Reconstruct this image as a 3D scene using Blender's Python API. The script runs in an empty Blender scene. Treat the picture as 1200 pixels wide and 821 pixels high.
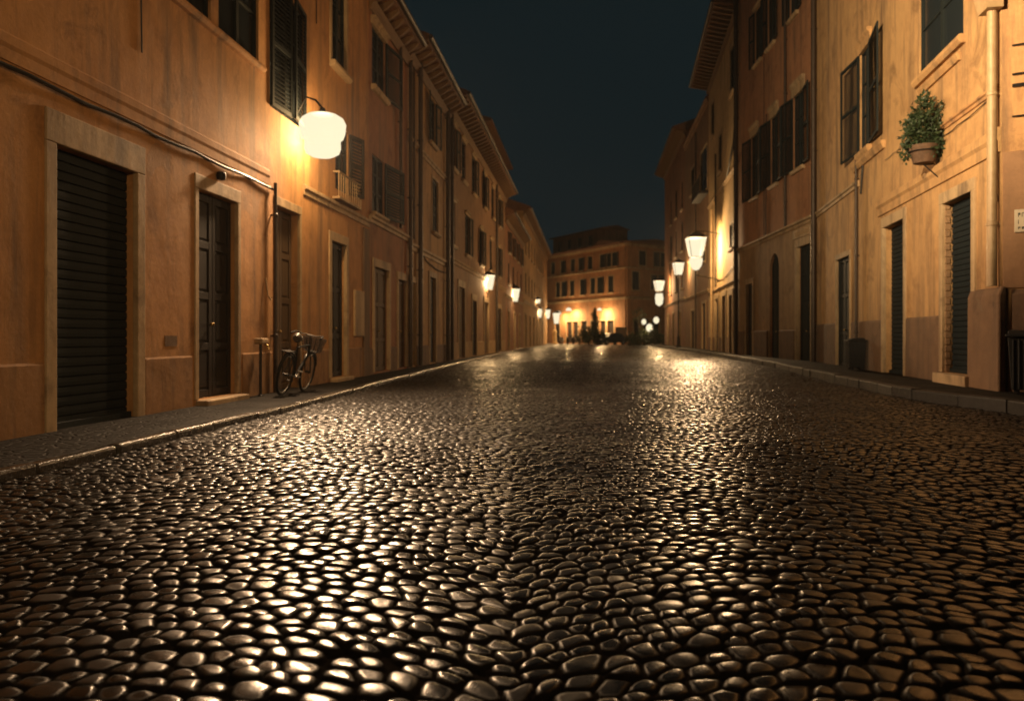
import bpy, bmesh, math, random
import numpy as np
from mathutils import Vector, Matrix
random.seed(7)
R = math.radians
scene = bpy.context.scene
COL = scene.collection

# ------------------------------------------------------------------ camera
CAM_H = 1.05
FOC = 940.0            # focal length in units of the 1200-wide photograph
HORIZ = 394.0
cd = bpy.data.cameras.new('camera')
cam = bpy.data.objects.new('camera', cd)
COL.objects.link(cam)
cam.location = (0, 0, CAM_H)
cam.rotation_euler = (R(90), 0, 0)
cd.sensor_width = 36.0
cd.lens = 36.0 * FOC / 1200.0
cd.shift_y = -(410.5 - HORIZ) / 1200.0
cd.clip_start = 0.05
cd.clip_end = 3000
cd.dof.use_dof = True
cd.dof.focus_distance = 5.0
cd.dof.aperture_fstop = 2.2
scene.camera = cam

# ------------------------------------------------------------------ night sky
w = bpy.data.worlds.new('World')
scene.world = w
w.use_nodes = True
nt = w.node_tree
bg = nt.nodes['Background']
bg.inputs['Color'].default_value = (0.28, 0.80, 1.0, 1)
bg.inputs['Strength'].default_value = 0.0118

scene.view_settings.view_transform = 'Standard'
scene.view_settings.look = 'None'
scene.view_settings.gamma = 1
scene.view_settings.exposure = 0.0
scene.render.engine = 'CYCLES'
scene.cycles.use_denoising = True
scene.cycles.max_bounces = 7
scene.cycles.diffuse_bounces = 4
scene.cycles.glossy_bounces = 3
scene.cycles.transparent_max_bounces = 12
scene.cycles.sample_clamp_indirect = 4.0
scene.cycles.caustics_reflective = False
scene.cycles.caustics_refractive = False

LAMP_COL = (1.0, 0.62, 0.27)
P_BIG, P_BIG_DOWN, P_OFF_L, P_OFF_R, P_WALL, P_FAR = 2400, 25000, 25500, 2700, 2000, 1500
OFF_COL = (1.0, 0.72, 0.40)

# ------------------------------------------------------------------ materials
def newmat(name):
    m = bpy.data.materials.new(name)
    m.use_nodes = True
    return m, m.node_tree, m.node_tree.nodes['Principled BSDF']

def lnk(t, a, b): t.links.new(a, b)

def noise(t, vec, scale, detail=5, rough=0.6, dist=0.0):
    n = t.nodes.new('ShaderNodeTexNoise')
    n.inputs['Scale'].default_value = scale
    n.inputs['Detail'].default_value = detail
    n.inputs['Roughness'].default_value = rough
    n.inputs['Distortion'].default_value = dist
    if vec is not None: lnk(t, vec, n.inputs['Vector'])
    return n.outputs['Fac']

def ramp(t, fac, a, b, c0=(0, 0, 0, 1), c1=(1, 1, 1, 1)):
    r = t.nodes.new('ShaderNodeValToRGB')
    r.color_ramp.elements[0].position = a; r.color_ramp.elements[0].color = c0
    r.color_ramp.elements[1].position = b; r.color_ramp.elements[1].color = c1
    lnk(t, fac, r.inputs['Fac'])
    return r.outputs['Color']

def mix(t, fac, a, b, mode='MIX'):
    m = t.nodes.new('ShaderNodeMix'); m.data_type = 'RGBA'; m.blend_type = mode
    for sock, val in ((0, fac), (6, a), (7, b)):
        if isinstance(val, (float, int)): m.inputs[sock].default_value = val
        elif isinstance(val, tuple): m.inputs[sock].default_value = val if len(val) == 4 else (*val, 1)
        else: lnk(t, val, m.inputs[sock])
    return m.outputs[2]

def mapping(t, scale, loc=(0, 0, 0)):
    tc = t.nodes.new('ShaderNodeTexCoord')
    mp = t.nodes.new('ShaderNodeMapping')
    mp.inputs['Scale'].default_value = scale
    mp.inputs['Location'].default_value = loc
    lnk(t, tc.outputs['Object'], mp.inputs['Vector'])
    return mp.outputs['Vector']

def bump(t, bsdf, heights):
    prev = None
    for h, strength, dist in heights:
        b = t.nodes.new('ShaderNodeBump')
        b.inputs['Strength'].default_value = strength
        b.inputs['Distance'].default_value = dist
        lnk(t, h, b.inputs['Height'])
        if prev is not None: lnk(t, prev, b.inputs['Normal'])
        prev = b.outputs['Normal']
    lnk(t, prev, bsdf.inputs['Normal'])

def plaster(name, c1, c2, stain=(0.16, 0.10, 0.06), amount=0.85, seed=0.0, rough=0.85):
    m, t, b = newmat(name)
    v = mapping(t, (1, 1, 1), (seed, seed * 1.7, seed * .6))
    vs = mapping(t, (1.0, 1.0, 0.10), (seed, seed, 0))
    big = ramp(t, noise(t, v, 0.55, 7, 0.62, 0.3), 0.40, 0.62)
    col = mix(t, big, c1, c2)
    mott = ramp(t, noise(t, v, 3.2, 8, 0.7), 0.30, 0.75)
    col = mix(t, mott, col, tuple(x * 1.22 for x in c1))
    streak = ramp(t, noise(t, vs, 2.6, 6, 0.65), 0.49, 0.70)
    s2 = mix(t, 1.0, streak, (amount,) * 3, 'MULTIPLY')
    col = mix(t, s2, col, stain)
    patch = ramp(t, noise(t, v, 0.85, 9, 0.72, 0.8), 0.54, 0.66)
    p2 = mix(t, 1.0, patch, (amount * .8,) * 3, 'MULTIPLY')
    col = mix(t, p2, col, tuple(x * 0.55 for x in c2))
    peelf = noise(t, v, 0.9, 10, 0.62, 1.2)
    peel = ramp(t, peelf, 0.655, 0.668)
    p3 = mix(t, 1.0, peel, (amount * .62,) * 3, 'MULTIPLY')
    col = mix(t, p3, col, tuple(.5 * x + .5 * y for x, y in zip(c2, (0.26, 0.20, 0.14))))
    fine = ramp(t, noise(t, v, 22, 6, 0.7), 0.2, 0.8, (0.86, 0.86, 0.86, 1), (1.08, 1.08, 1.08, 1))
    col = mix(t, 1.0, col, fine, 'MULTIPLY')
    lnk(t, col, b.inputs['Base Color'])
    b.inputs['Roughness'].default_value = rough
    bump(t, b, [(noise(t, v, 1.6, 4, 0.55), 0.35, 0.05), (noise(t, v, 14, 7, 0.7), 0.32, 0.012), (peel, 0.2, 0.01)])
    return m

def simple(name, c, rough=0.6, metal=0.0, var=0.35, scale=6.0, bumps=0.2, c2=None):
    m, t, b = newmat(name)
    v = mapping(t, (1, 1, 1))
    f = ramp(t, noise(t, v, scale, 7, 0.65), 0.3, 0.72)
    c2 = c2 or tuple(x * (1 - var) for x in c)
    lnk(t, mix(t, f, c, c2), b.inputs['Base Color'])
    rr = ramp(t, noise(t, v, scale * 2.3, 5), 0.3, 0.7, (rough * .8,) * 3 + (1,), (min(1, rough * 1.2),) * 3 + (1,))
    lnk(t, rr, b.inputs['Roughness'])
    b.inputs['Metallic'].default_value = metal
    if bumps: bump(t, b, [(noise(t, v, scale * 5, 6, 0.65), bumps, 0.01)])
    return m

def wood(name, c, c2):
    m, t, b = newmat(name)
    v = mapping(t, (9, 9, 0.7))
    f = ramp(t, noise(t, v, 3.0, 7, 0.65, 0.6), 0.3, 0.72)
    col = mix(t, f, c, c2)
    lnk(t, col, b.inputs['Base Color'])
    b.inputs['Roughness'].default_value = 0.75
    b.inputs['Specular IOR Level'].default_value = 0.3
    bump(t, b, [(noise(t, v, 5, 6, 0.6), 0.25, 0.01)])
    return m

M = {}
M['ochre'] = plaster('ochre plaster', (0.50, 0.26, 0.10), (0.41, 0.195, 0.072), seed=3)
M['ochre_right'] = plaster('apricot plaster', (0.52, 0.315, 0.14), (0.38, 0.21, 0.09), amount=0.9, seed=11)
M['ochre_side'] = plaster('tan plaster', (0.47, 0.26, 0.11), (0.36, 0.18, 0.08), seed=17)
M['terracotta'] = plaster('terracotta plaster', (0.36, 0.165, 0.08), (0.27, 0.11, 0.055), seed=5)
M['red'] = plaster('dark red plaster', (0.41, 0.20, 0.10), (0.32, 0.145, 0.075), seed=8)
M['sand'] = plaster('sand plaster', (0.46, 0.28, 0.12), (0.36, 0.20, 0.085), seed=21)
M['brown'] = plaster('brown plaster', (0.30, 0.17, 0.09), (0.22, 0.115, 0.06), amount=0.7, seed=25)
M['cream'] = plaster('cream plaster', (0.58, 0.42, 0.22), (0.48, 0.32, 0.15), amount=0.6, seed=31)
M['dim'] = plaster('umber plaster', (0.20, 0.115, 0.07), (0.15, 0.085, 0.05), seed=37)
M['palazzo'] = plaster('orange palazzo plaster', (0.44, 0.22, 0.10), (0.34, 0.16, 0.075), amount=0.6, seed=61)
M['plinth_left'] = plaster('patched base render', (0.36, 0.195, 0.085), (0.25, 0.13, 0.06), stain=(0.10, 0.07, 0.05), amount=0.9, seed=67)
M['stone'] = plaster('travertine', (0.46, 0.33, 0.19), (0.36, 0.24, 0.13), stain=(0.16, 0.11, 0.07), amount=0.85, seed=41, rough=0.75)
M['plinth'] = plaster('worn base render', (0.20, 0.12, 0.07), (0.13, 0.08, 0.05), stain=(0.10, 0.07, 0.05), amount=0.8, seed=47)
M['tan_base'] = plaster('stone ground storey', (0.40, 0.26, 0.135), (0.29, 0.175, 0.09), amount=0.7, seed=53)
M['tile'] = simple('roof tile', (0.26, 0.13, 0.075), 0.8, 0, 0.5, 7, 0.5)
M['eave'] = wood('eave timber', (0.27, 0.165, 0.085), (0.17, 0.10, 0.055))
M['dark_door'] = wood('blue black painted door', (0.008, 0.017, 0.022), (0.006, 0.011, 0.014))
M['brown_door'] = wood('dark brown door', (0.030, 0.023, 0.020), (0.018, 0.014, 0.013))
M['old_door'] = wood('weathered brown door', (0.15, 0.10, 0.06), (0.09, 0.058, 0.036))
M['shutter_dark'] = wood('dark green shutter', (0.012, 0.019, 0.020), (0.008, 0.012, 0.013))
M['shutter_brown'] = wood('brown shutter', (0.045, 0.036, 0.026), (0.028, 0.023, 0.018))
M['iron'] = simple('dark iron', (0.030, 0.027, 0.025), 0.5, 0.5, 0.3, 14, 0.25)
M['pipe_dark'] = simple('dark drainpipe', (0.075, 0.052, 0.038), 0.5, 0.2, 0.4, 5, 0.2)
M['pipe_light'] = simple('painted drainpipe', (0.50, 0.36, 0.20), 0.45, 0.0, 0.35, 5, 0.2, c2=(0.36, 0.23, 0.12))
M['brick'] = simple('reveal brick', (0.36, 0.22, 0.12), 0.85, 0, 0.4, 6, 0.5)
M['rubber'] = simple('black rubber', (0.008, 0.008, 0.008), 0.75, 0, 0.3, 20, 0.1)
M['steel'] = simple('dull steel', (0.42, 0.40, 0.37), 0.35, 0.8, 0.3, 12, 0.05)
M['dull_rim'] = simple('tarnished rim', (0.10, 0.095, 0.085), 0.5, 0.6, 0.4, 12, 0.05)
M['bike'] = simple('dark green bicycle paint', (0.012, 0.016, 0.017), 0.45, 0.1, 0.3, 9, 0)
M['leather'] = simple('worn saddle', (0.10, 0.085, 0.07), 0.35, 0, 0.3, 9, 0.1)
M['wicker'] = simple('dark wicker', (0.030, 0.023, 0.018), 0.8, 0, 0.4, 30, 0.4)
M['terracotta_pot'] = simple('terracotta pot', (0.13, 0.075, 0.045), 0.9, 0, 0.5, 9, 0.4)
M['bin'] = simple('dark plastic bin', (0.012, 0.013, 0.014), 0.7, 0, 0.3, 9, 0.15)
M['sign'] = simple('marble plaque', (0.60, 0.50, 0.36), 0.5, 0, 0.15, 9, 0.1)
M['ink'] = simple('dark carved letters', (0.06, 0.05, 0.04), 0.7, 0, 0.2, 9, 0)
M['brass'] = simple('brass', (0.45, 0.32, 0.14), 0.3, 0.9, 0.3, 12, 0.05)
M['bark'] = simple('bark', (0.09, 0.065, 0.045), 0.9, 0, 0.4, 12, 0.6)
M['car'] = simple('dark car paint', (0.035, 0.038, 0.045), 0.2, 0.2, 0.1, 3, 0)
M['car_light'] = simple('lamp lens', (0.65, 0.60, 0.55), 0.12, 0, 0.1, 3, 0)
M['white_paint'] = simple('pale scooter paint', (0.55, 0.50, 0.44), 0.25, 0, 0.1, 3, 0)

def glass_mat():
    m, t, b = newmat('window glass')
    b.inputs['Base Color'].default_value = (0.020, 0.026, 0.030, 1)
    b.inputs['Roughness'].default_value = 0.2
    b.inputs['Specular IOR Level'].default_value = 0.18
    v = mapping(t, (1, 1, 1))
    bump(t, b, [(noise(t, v, 1.5, 2), 0.12, 0.03)])
    return m
M['glass'] = glass_mat()

def leaf_mat(name, a, c):
    m, t, b = newmat(name)
    v = mapping(t, (1, 1, 1))
    f = ramp(t, noise(t, v, 9, 4), 0.3, 0.7)
    lnk(t, mix(t, f, a, c), b.inputs['Base Color'])
    b.inputs['Roughness'].default_value = 0.5
    return m
M['leaf'] = leaf_mat('ivy leaves', (0.034, 0.058, 0.022), (0.020, 0.036, 0.015))
M['leaf_dark'] = leaf_mat('shrub leaves', (0.045, 0.062, 0.028), (0.03, 0.045, 0.02))

def lamp_glass():
    m, t, b = newmat('frosted lamp glass')
    t.nodes.remove(b)
    out = [n for n in t.nodes if n.type == 'OUTPUT_MATERIAL'][0]
    e = t.nodes.new('ShaderNodeEmission')
    e.inputs['Color'].default_value = (1.0, 0.86, 0.58, 1)
    e.inputs['Strength'].default_value = 1.08
    tr = t.nodes.new('ShaderNodeBsdfTransparent')
    mx = t.nodes.new('ShaderNodeMixShader')
    mx.inputs[0].default_value = 0.88
    lnk(t, tr.outputs[0], mx.inputs[1]); lnk(t, e.outputs[0], mx.inputs[2])
    lnk(t, mx.outputs[0], out.inputs['Surface'])
    return m
M['lamp'] = lamp_glass()

# ------------------------------------------------------------------ mesh builder
class Frame:
    """local (s along, n outward, z up) -> coordinates relative to the thing's root"""
    def __init__(self, o=(0, 0, 0), u=(1, 0), n=None):
        self.o = Vector(o)
        self.u = Vector((u[0], u[1], 0)).normalized()
        self.n = Vector((n[0], n[1], 0)).normalized() if n is not None else Vector((-self.u.y, self.u.x, 0))
    def p(self, s, n, z): return self.o + self.u * s + self.n * n + Vector((0, 0, z))
    def sub(self, s, n, ang):
        f = Frame(self.p(s, n, 0), (1, 0))
        f.u = self.u * math.cos(ang) + self.n * math.sin(ang)
        f.n = self.n * math.cos(ang) - self.u * math.sin(ang)
        return f
IDF = Frame((0, 0, 0), (1, 0))

class MB:
    def __init__(self, fr=IDF): self.v = []; self.f = []; self.fr = fr
    def add(self, pts, faces, raw=False):
        k = len(self.v)
        self.v += [Vector(p) if raw else self.fr.p(*p) for p in pts]
        self.f += [tuple(i + k for i in f) for f in faces]
        return self
    def quad(self, a, b, c, d): return self.add([a, b, c, d], [(0, 1, 2, 3)])
    def box(self, s0, s1, n0, n1, z0, z1):
        P = [(s, n, z) for z in (z0, z1) for n in (n0, n1) for s in (s0, s1)]
        return self.add(P, [(0, 1, 3, 2), (4, 6, 7, 5), (0, 4, 5, 1), (2, 3, 7, 6), (0, 2, 6, 4), (1, 5, 7, 3)])
    def prism_s(self, poly, s0, s1):          # polygon in (n, z) swept along s
        k = len(poly)
        P = [(s0, a, b) for a, b in poly] + [(s1, a, b) for a, b in poly]
        F = [tuple(range(k)), tuple(range(2 * k - 1, k - 1, -1))]
        F += [(i, (i + 1) % k, (i + 1) % k + k, i + k) for i in range(k)]
        return self.add(P, F)
    def prism_n(self, poly, n0, n1):          # polygon in (s, z) swept along n
        k = len(poly)
        P = [(a, n0, b) for a, b in poly] + [(a, n1, b) for a, b in poly]
        F = [tuple(range(k)), tuple(range(2 * k - 1, k - 1, -1))]
        F += [(i, (i + 1) % k, (i + 1) % k + k, i + k) for i in range(k)]
        return self.add(P, F)
    def tube(self, path, r, seg=10, closed=False):
        pts = [self.fr.p(*p) for p in path]
        n = len(pts); rs = r if isinstance(r, (list, tuple)) else [r] * n
        rings = []; up = None
        for i, p in enumerate(pts):
            if closed: d = (pts[(i + 1) % n] - pts[i - 1]).normalized()
            else: d = (pts[min(i + 1, n - 1)] - pts[max(i - 1, 0)]).normalized()
            if up is None:
                up = Vector((0, 0, 1)) if abs(d.z) < .9 else Vector((1, 0, 0))
            a = d.cross(up).normalized(); up = a.cross(d).normalized()
            rings.append([p + (a * math.cos(2 * math.pi * k / seg) + up * math.sin(2 * math.pi * k / seg)) * rs[i] for k in range(seg)])
        base = len(self.v)
        for rg in rings: self.v += rg
        for i in range(n if closed else n - 1):
            j = (i + 1) % n
            for k in range(seg):
                k2 = (k + 1) % seg
                self.f.append((base + i * seg + k, base + i * seg + k2, base + j * seg + k2, base + j * seg + k))
        if not closed:
            self.f.append(tuple(base + k for k in range(seg))[::-1])
            self.f.append(tuple(base + (n - 1) * seg + k for k in range(seg)))
        return self
    def lathe(self, c, prof, seg=24, cap=True):   # prof: (radius, z) pairs
        base = len(self.v); cx, cy, cz = c
        for r, z in prof:
            for k in range(seg):
                a = 2 * math.pi * k / seg
                self.v.append(self.fr.p(cx + r * math.cos(a), cy + r * math.sin(a), cz + z))
        for i in range(len(prof) - 1):
            for k in range(seg):
                k2 = (k + 1) % seg
                self.f.append((base + i * seg + k, base + i * seg + k2, base + (i + 1) * seg + k2, base + (i + 1) * seg + k))
        if cap:
            self.f.append(tuple(base + k for k in range(seg))[::-1])
            self.f.append(tuple(base + (len(prof) - 1) * seg + k for k in range(seg)))
        return self
    def build(self, name, mat, parent=None, bevel=0.0, smooth=False, recalc=True, jitter=0.0):
        me = bpy.data.meshes.new(name)
        vs = self.v
        me.from_pydata([tuple(v) for v in vs], [], self.f)
        if recalc or smooth:
            bm = bmesh.new(); bm.from_mesh(me)
            if recalc: bmesh.ops.recalc_face_normals(bm, faces=bm.faces)
            if smooth:
                for f in bm.faces: f.smooth = True
                for e in bm.edges:
                    if len(e.link_faces) == 2 and e.calc_face_angle(0) > R(40): e.smooth = False
            bm.to_mesh(me); bm.free()
        me.materials.append(M[mat] if isinstance(mat, str) else mat)
        o = bpy.data.objects.new(name, me)
        COL.objects.link(o)
        if parent is not None: o.parent = parent
        if bevel:
            b = o.modifiers.new('bevel', 'BEVEL'); b.width = bevel; b.segments = 2
            b.limit_method = 'ANGLE'; b.angle_limit = R(40)
        return o

def thing(name, label, cat, loc=(0, 0, 0), rz=0.0, group=None):
    o = bpy.data.objects.new(name, None); COL.objects.link(o)
    o.empty_display_size = 0.2
    o.location = loc; o.rotation_euler = (0, 0, rz)
    o['label'] = label; o['category'] = cat
    if group: o['group'] = group
    return o

def copy_tree(o, parent=None):
    c = o.copy(); COL.objects.link(c)
    if parent is not None: c.parent = parent
    for ch in list(o.children): copy_tree(ch, c)
    return c

# ------------------------------------------------------------------ ground
def hsh(i, j, k):
    v = np.sin(i * 127.1 + j * 311.7 + k * 74.7) * 43758.5453
    return v - np.floor(v)

SX, SY, FAN = 0.106, 0.098, 2.7
def cobbles(X, Y):
    """height, stone tone and joint mask of the setts at X, Y"""
    t = (X / FAN) % 1.0 - 0.5
    arc = 0.62 * (1 - np.sqrt(np.clip(1 - (1.55 * t) ** 2, 0, 1))) * FAN * 0.55
    wob = 0.05 * np.sin(X * 1.3 + 0.7 * Y) + 0.05 * np.sin(Y * 0.9 - X * 0.6)
    v = Y + arc + wob
    u = X + 0.03 * np.sin(Y * 2.1)
    j0 = np.floor(v / SY)
    best1 = np.full(X.shape, 9.0); best2 = np.full(X.shape, 9.0)
    bi = np.zeros(X.shape); bj = np.zeros(X.shape); bdx = np.zeros(X.shape); bdy = np.zeros(X.shape)
    for dj in (-1, 0, 1):
        j = j0 + dj
        off = hsh(j, j * 0 + 3, 1) * SX
        wv = 0.86 + 0.28 * hsh(j, j * 0 + 8, 5)
        sx = SX * wv
        i0 = np.floor((u - off) / sx)
        for di in (-1, 0, 1):
            i = i0 + di
            cx = off + (i + 0.5 + 0.62 * (hsh(i, j, 2) - .5)) * sx
            cy = (j + 0.5 + 0.62 * (hsh(i, j, 3) - .5)) * SY
            dx = u - cx; dy = v - cy
            a = 1.0 + 0.35 * (hsh(i, j, 9) - .5)
            d = np.sqrt((dx * 0.90) ** 2 + (dy) ** 2) * a
            better = d < best1
            best2 = np.where(better, best1, np.minimum(best2, d))
            bi = np.where(better, i, bi); bj = np.where(better, j, bj)
            bdx = np.where(better, dx, bdx); bdy = np.where(better, dy, bdy)
            best1 = np.where(better, d, best1)
    rnd = hsh(bi, bj, 4)
    rad = 0.056 + 0.020 * hsh(bi, bj, 13)
    eV = (best2 - best1) * 0.5 / 0.0165
    eR = (rad - best1) / 0.0205
    a_, b_ = np.maximum(eV, 1e-3), np.maximum(eR, 1e-3)
    e = np.clip(1.12 * (a_ ** -2.2 + b_ ** -2.2) ** (-1 / 2.2), 0, 1)
    dome = np.sqrt(np.clip(1 - (1 - e) ** 2, 0, 1))
    para = np.clip(1 - (best1 / 0.058) ** 2, -.3, 1)
    tilt = bdx * 0.075 * (hsh(bi, bj, 6) - .5) + bdy * 0.11 * (hsh(bi, bj, 7) - .5)
    big = 0.011 * np.sin(X * 0.9 + 1.1) * np.sin(Y * 0.55 + .3) + 0.006 * np.sin(X * 2.3 + Y * 1.7) + 0.005 * np.sin(2.9 * Y - 1.1 * X)
    q = bdx * np.cos(rnd * 6.3) + bdy * np.sin(rnd * 6.3)
    crown = 0.0175 * dome + (0.0046 * para + 0.0007 * np.sin(q * 70 + rnd * 9)) * e
    h = crown + 0.014 * (rnd - .5) * e ** .5 + tilt * e + big - 0.036
    return h, hsh(bi, bj, 12), np.clip((e - .56) / .38, 0, 1)

def road_mesh():
    allv, allf, tone, joint = [], [], [], []
    base = 0
    # (y0, y1, x0, x1, step)
    bands = [(-18.0, 1.2, -7.0, 8.0, .12), (1.2, 4.2, -4.3, 4.6, .0075), (4.2, 8.0, -4.3, 7.4, .0125), (8.0, 16.0, -4.0, 9.4, .020),
             (16.0, 34.0, -3.6, 11.6, .038), (34.0, 70.0, -2.2, 18.0, .11), (70.0, 140.0, 0.0, 40.0, .4)]
    for y0, y1, x0, x1, st in bands:
        nx = int(round((x1 - x0) / st)) + 1; ny = int(round((y1 - y0) / st)) + 1
        xs = np.linspace(x0, x1, nx); ys = np.linspace(y0, y1, ny)
        X, Y = np.meshgrid(xs, ys)
        h, t, e = cobbles(X, Y)
        if st > .2: h = h * .3 - .005
        allv.append(np.stack([X, Y, h], -1).reshape(-1, 3))
        tone.append(t.ravel()); joint.append(e.ravel())
        idx = (np.arange(nx * ny).reshape(ny, nx) + base)
        allf.append(np.stack([idx[:-1, :-1], idx[:-1, 1:], idx[1:, 1:], idx[1:, :-1]], -1).reshape(-1, 4))
        base += nx * ny
    V = np.concatenate(allv); F = np.concatenate(allf)
    me = bpy.data.meshes.new('road')
    me.vertices.add(len(V)); me.vertices.foreach_set('co', V.astype(np.float32).ravel())
    me.loops.add(F.size); me.loops.foreach_set('vertex_index', F.astype(np.int32).ravel())
    me.polygons.add(len(F))
    me.polygons.foreach_set('loop_start', np.arange(0, F.size, 4, dtype=np.int32))
    me.polygons.foreach_set('use_smooth', np.ones(len(F), dtype=bool))
    me.update(calc_edges=True)
    for nm, arr in (('tone', tone), ('joint', joint)):
        at = me.attributes.new(nm, 'FLOAT', 'POINT')
        at.data.foreach_set('value', np.concatenate(arr).astype(np.float32))
    m, t, b = newmat('wet basalt setts')
    a1 = t.nodes.new('ShaderNodeAttribute'); a1.attribute_name = 'tone'
    a2 = t.nodes.new('ShaderNodeAttribute'); a2.attribute_name = 'joint'
    v = mapping(t, (1, 1, 1))
    stone = ramp(t, a1.outputs['Fac'], 0, 1, (0.010, 0.0098, 0.0095, 1), (0.026, 0.023, 0.020, 1))
    spk = ramp(t, noise(t, v, 40, 6, .7), .3, .75, (0.7, 0.7, 0.7, 1), (1.3, 1.3, 1.3, 1))
    stone = mix(t, 1.0, stone, spk, 'MULTIPLY')
    lnk(t, mix(t, a2.outputs['Fac'], (0.019, 0.017, 0.015), stone), b.inputs['Base Color'])
    patch = ramp(t, noise(t, v, 0.8, 5, .6), .35, .68, (0.20, 0.20, 0.20, 1), (0.33, 0.33, 0.33, 1))
    per = ramp(t, a1.outputs['Fac'], 0, 1, (0.78, 0.78, 0.78, 1), (1.22, 1.22, 1.22, 1))
    rgh = mix(t, 1.0, patch, per, 'MULTIPLY')
    rgh = mix(t, a2.outputs['Fac'], (0.75, 0.75, 0.75), rgh)
    lnk(t, rgh, b.inputs['Roughness'])
    mr = t.nodes.new('ShaderNodeMath'); mr.operation = 'MULTIPLY'; mr.inputs[1].default_value = 0.55
    lnk(t, a2.outputs['Fac'], mr.inputs[0]); lnk(t, mr.outputs[0], b.inputs['Specular IOR Level'])
    bump(t, b, [(noise(t, v, 34, 3, .5), 0.14, 0.006), (noise(t, v, 140, 5, .65), 0.16, 0.003)])
    me.materials.append(m)
    o = bpy.data.objects.new('road', me); COL.objects.link(o)
    o['kind'] = 'structure'
    return o
road_mesh()

M['earth'] = simple('dark asphalt ground', (0.04, 0.037, 0.034), 0.6, 0, 0.4, 3, 0.4)
g = MB().add([(-900, -900, -.09), (900, -900, -.09), (900, 900, -.09), (-900, 900, -.09)], [(0, 1, 2, 3)]).build('ground', 'earth')
g['kind'] = 'structure'

def paving():
    m, t, b = newmat('damp paving')
    v = mapping(t, (1, 1, 1))
    vor = t.nodes.new('ShaderNodeTexVoronoi'); vor.feature = 'DISTANCE_TO_EDGE'
    vor.inputs['Scale'].default_value = 7.5; vor.inputs['Randomness'].default_value = .75
    lnk(t, v, vor.inputs['Vector'])
    gap = ramp(t, vor.outputs['Distance'], 0.02, 0.14)
    c = mix(t, ramp(t, noise(t, v, 2.2, 7, .65), .3, .7), (0.013, 0.011, 0.009), (0.008, 0.007, 0.006))
    lnk(t, mix(t, gap, (0.02, 0.017, 0.014), c), b.inputs['Base Color'])
    lnk(t, ramp(t, noise(t, v, 1.4, 5, .6), .3, .7, (0.62,) * 3 + (1,), (0.85,) * 3 + (1,)), b.inputs['Roughness'])
    b.inputs['Specular IOR Level'].default_value = 0.12
    bump(t, b, [(gap, 0.6, 0.02), (noise(t, v, 30, 6, .7), 0.5, 0.01)])
    return m
M['paving'] = paving()
M['dark_kerb'] = simple('dark wet kerb stone', (0.020, 0.018, 0.016), 0.6, 0, 0.5, 7, 0.6)
M['kerbstone'] = simple('worn kerb stone', (0.07, 0.06, 0.05), 0.25, 0, 0.5, 7, 0.6)

KL = [(-20, -6.3), (-6, -5.05), (2, -4.10), (5.77, -3.70), (10.3, -3.28), (16.2, -2.93), (24, -2.45), (36.5, -1.50), (60, 0.30), (85, 2.0), (112, 4.6)]
KR = [(-20, 4.2), (-6, 5.4), (4, 6.1), (9.0, 6.75), (11.4, 6.95), (12.6, 6.75), (13.9, 6.70), (15.5, 7.0), (18, 7.35), (21, 7.85), (27, 8.85), (36.5, 10.1), (53, 12.1), (70, 13.6), (90, 15.6)]
def interp(P, y): return float(np.interp(y, [p[0] for p in P], [p[1] for p in P]))
def wallL(y): return -5.5 + 0.0926 * y
def wallR(y):
    if y < 12.9: return 7.87 + (12.9 - y) * 1.25
    if y < 28.1: return 5.53 + .181 * y
    if y < 39.3: return 9.4 + .0426 * y
    if y < 53: return 11.08 + .14 * (y - 39.3)
    return 13 + .103 * (y - 53)

def pavement(K, wall, z, side, label_w):
    ys = list(np.arange(K[0][0], K[-1][0], .5))
    mb = MB(); k = len(ys); pts = []
    for y in ys:
        a = interp(K, y) + (-.12 if side < 0 else .20); b = wall(y) + (-.3 if side < 0 else .3)
        pts += [(a, y, z), (b, y, z + .015), (a, y, z - .25)]
    F = []
    for i in range(k - 1):
        F += [(3 * i, 3 * i + 1, 3 * i + 4, 3 * i + 3), (3 * i, 3 * i + 3, 3 * i + 5, 3 * i + 2)]
    mb.add(pts, F)
    o = mb.build('pavement', 'paving'); o['kind'] = 'structure'
    kb = MB(); y = K[0][0]; rr = random.Random(3 + side)
    while y < K[-1][0] - 1:
        L = rr.uniform(.8, 1.25) * (1 if y < 40 else 2.5)
        y2 = min(y + L, K[-1][0])
        x1, x2 = interp(K, y), interp(K, y2)
        dx = rr.uniform(-.012, .012); dz = rr.uniform(-.012, .010)
        d = -.13 if side < 0 else .215
        g_ = .006
        P = [(x1 + dx, y + g_, z - .3), (x1 + dx + d, y + g_, z - .3), (x2 + dx + d, y2 - g_, z - .3), (x2 + dx, y2 - g_, z - .3)]
        P += [(p[0], p[1], z + .012 + dz) for p in P]
        kb.add(P, [(0, 1, 2, 3), (4, 5, 6, 7), (0, 1, 5, 4), (1, 2, 6, 5), (2, 3, 7, 6), (3, 0, 4, 7)])
        y = y2
    o = kb.build('kerb', 'kerbstone' if side < 0 else 'dark_kerb', bevel=.025); o['kind'] = 'structure'
PZL, PZR = .06, .16
pavement(KL, wallL, PZL, -1, 'left')
pavement(KR, wallR, PZR, 1, 'right')

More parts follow.
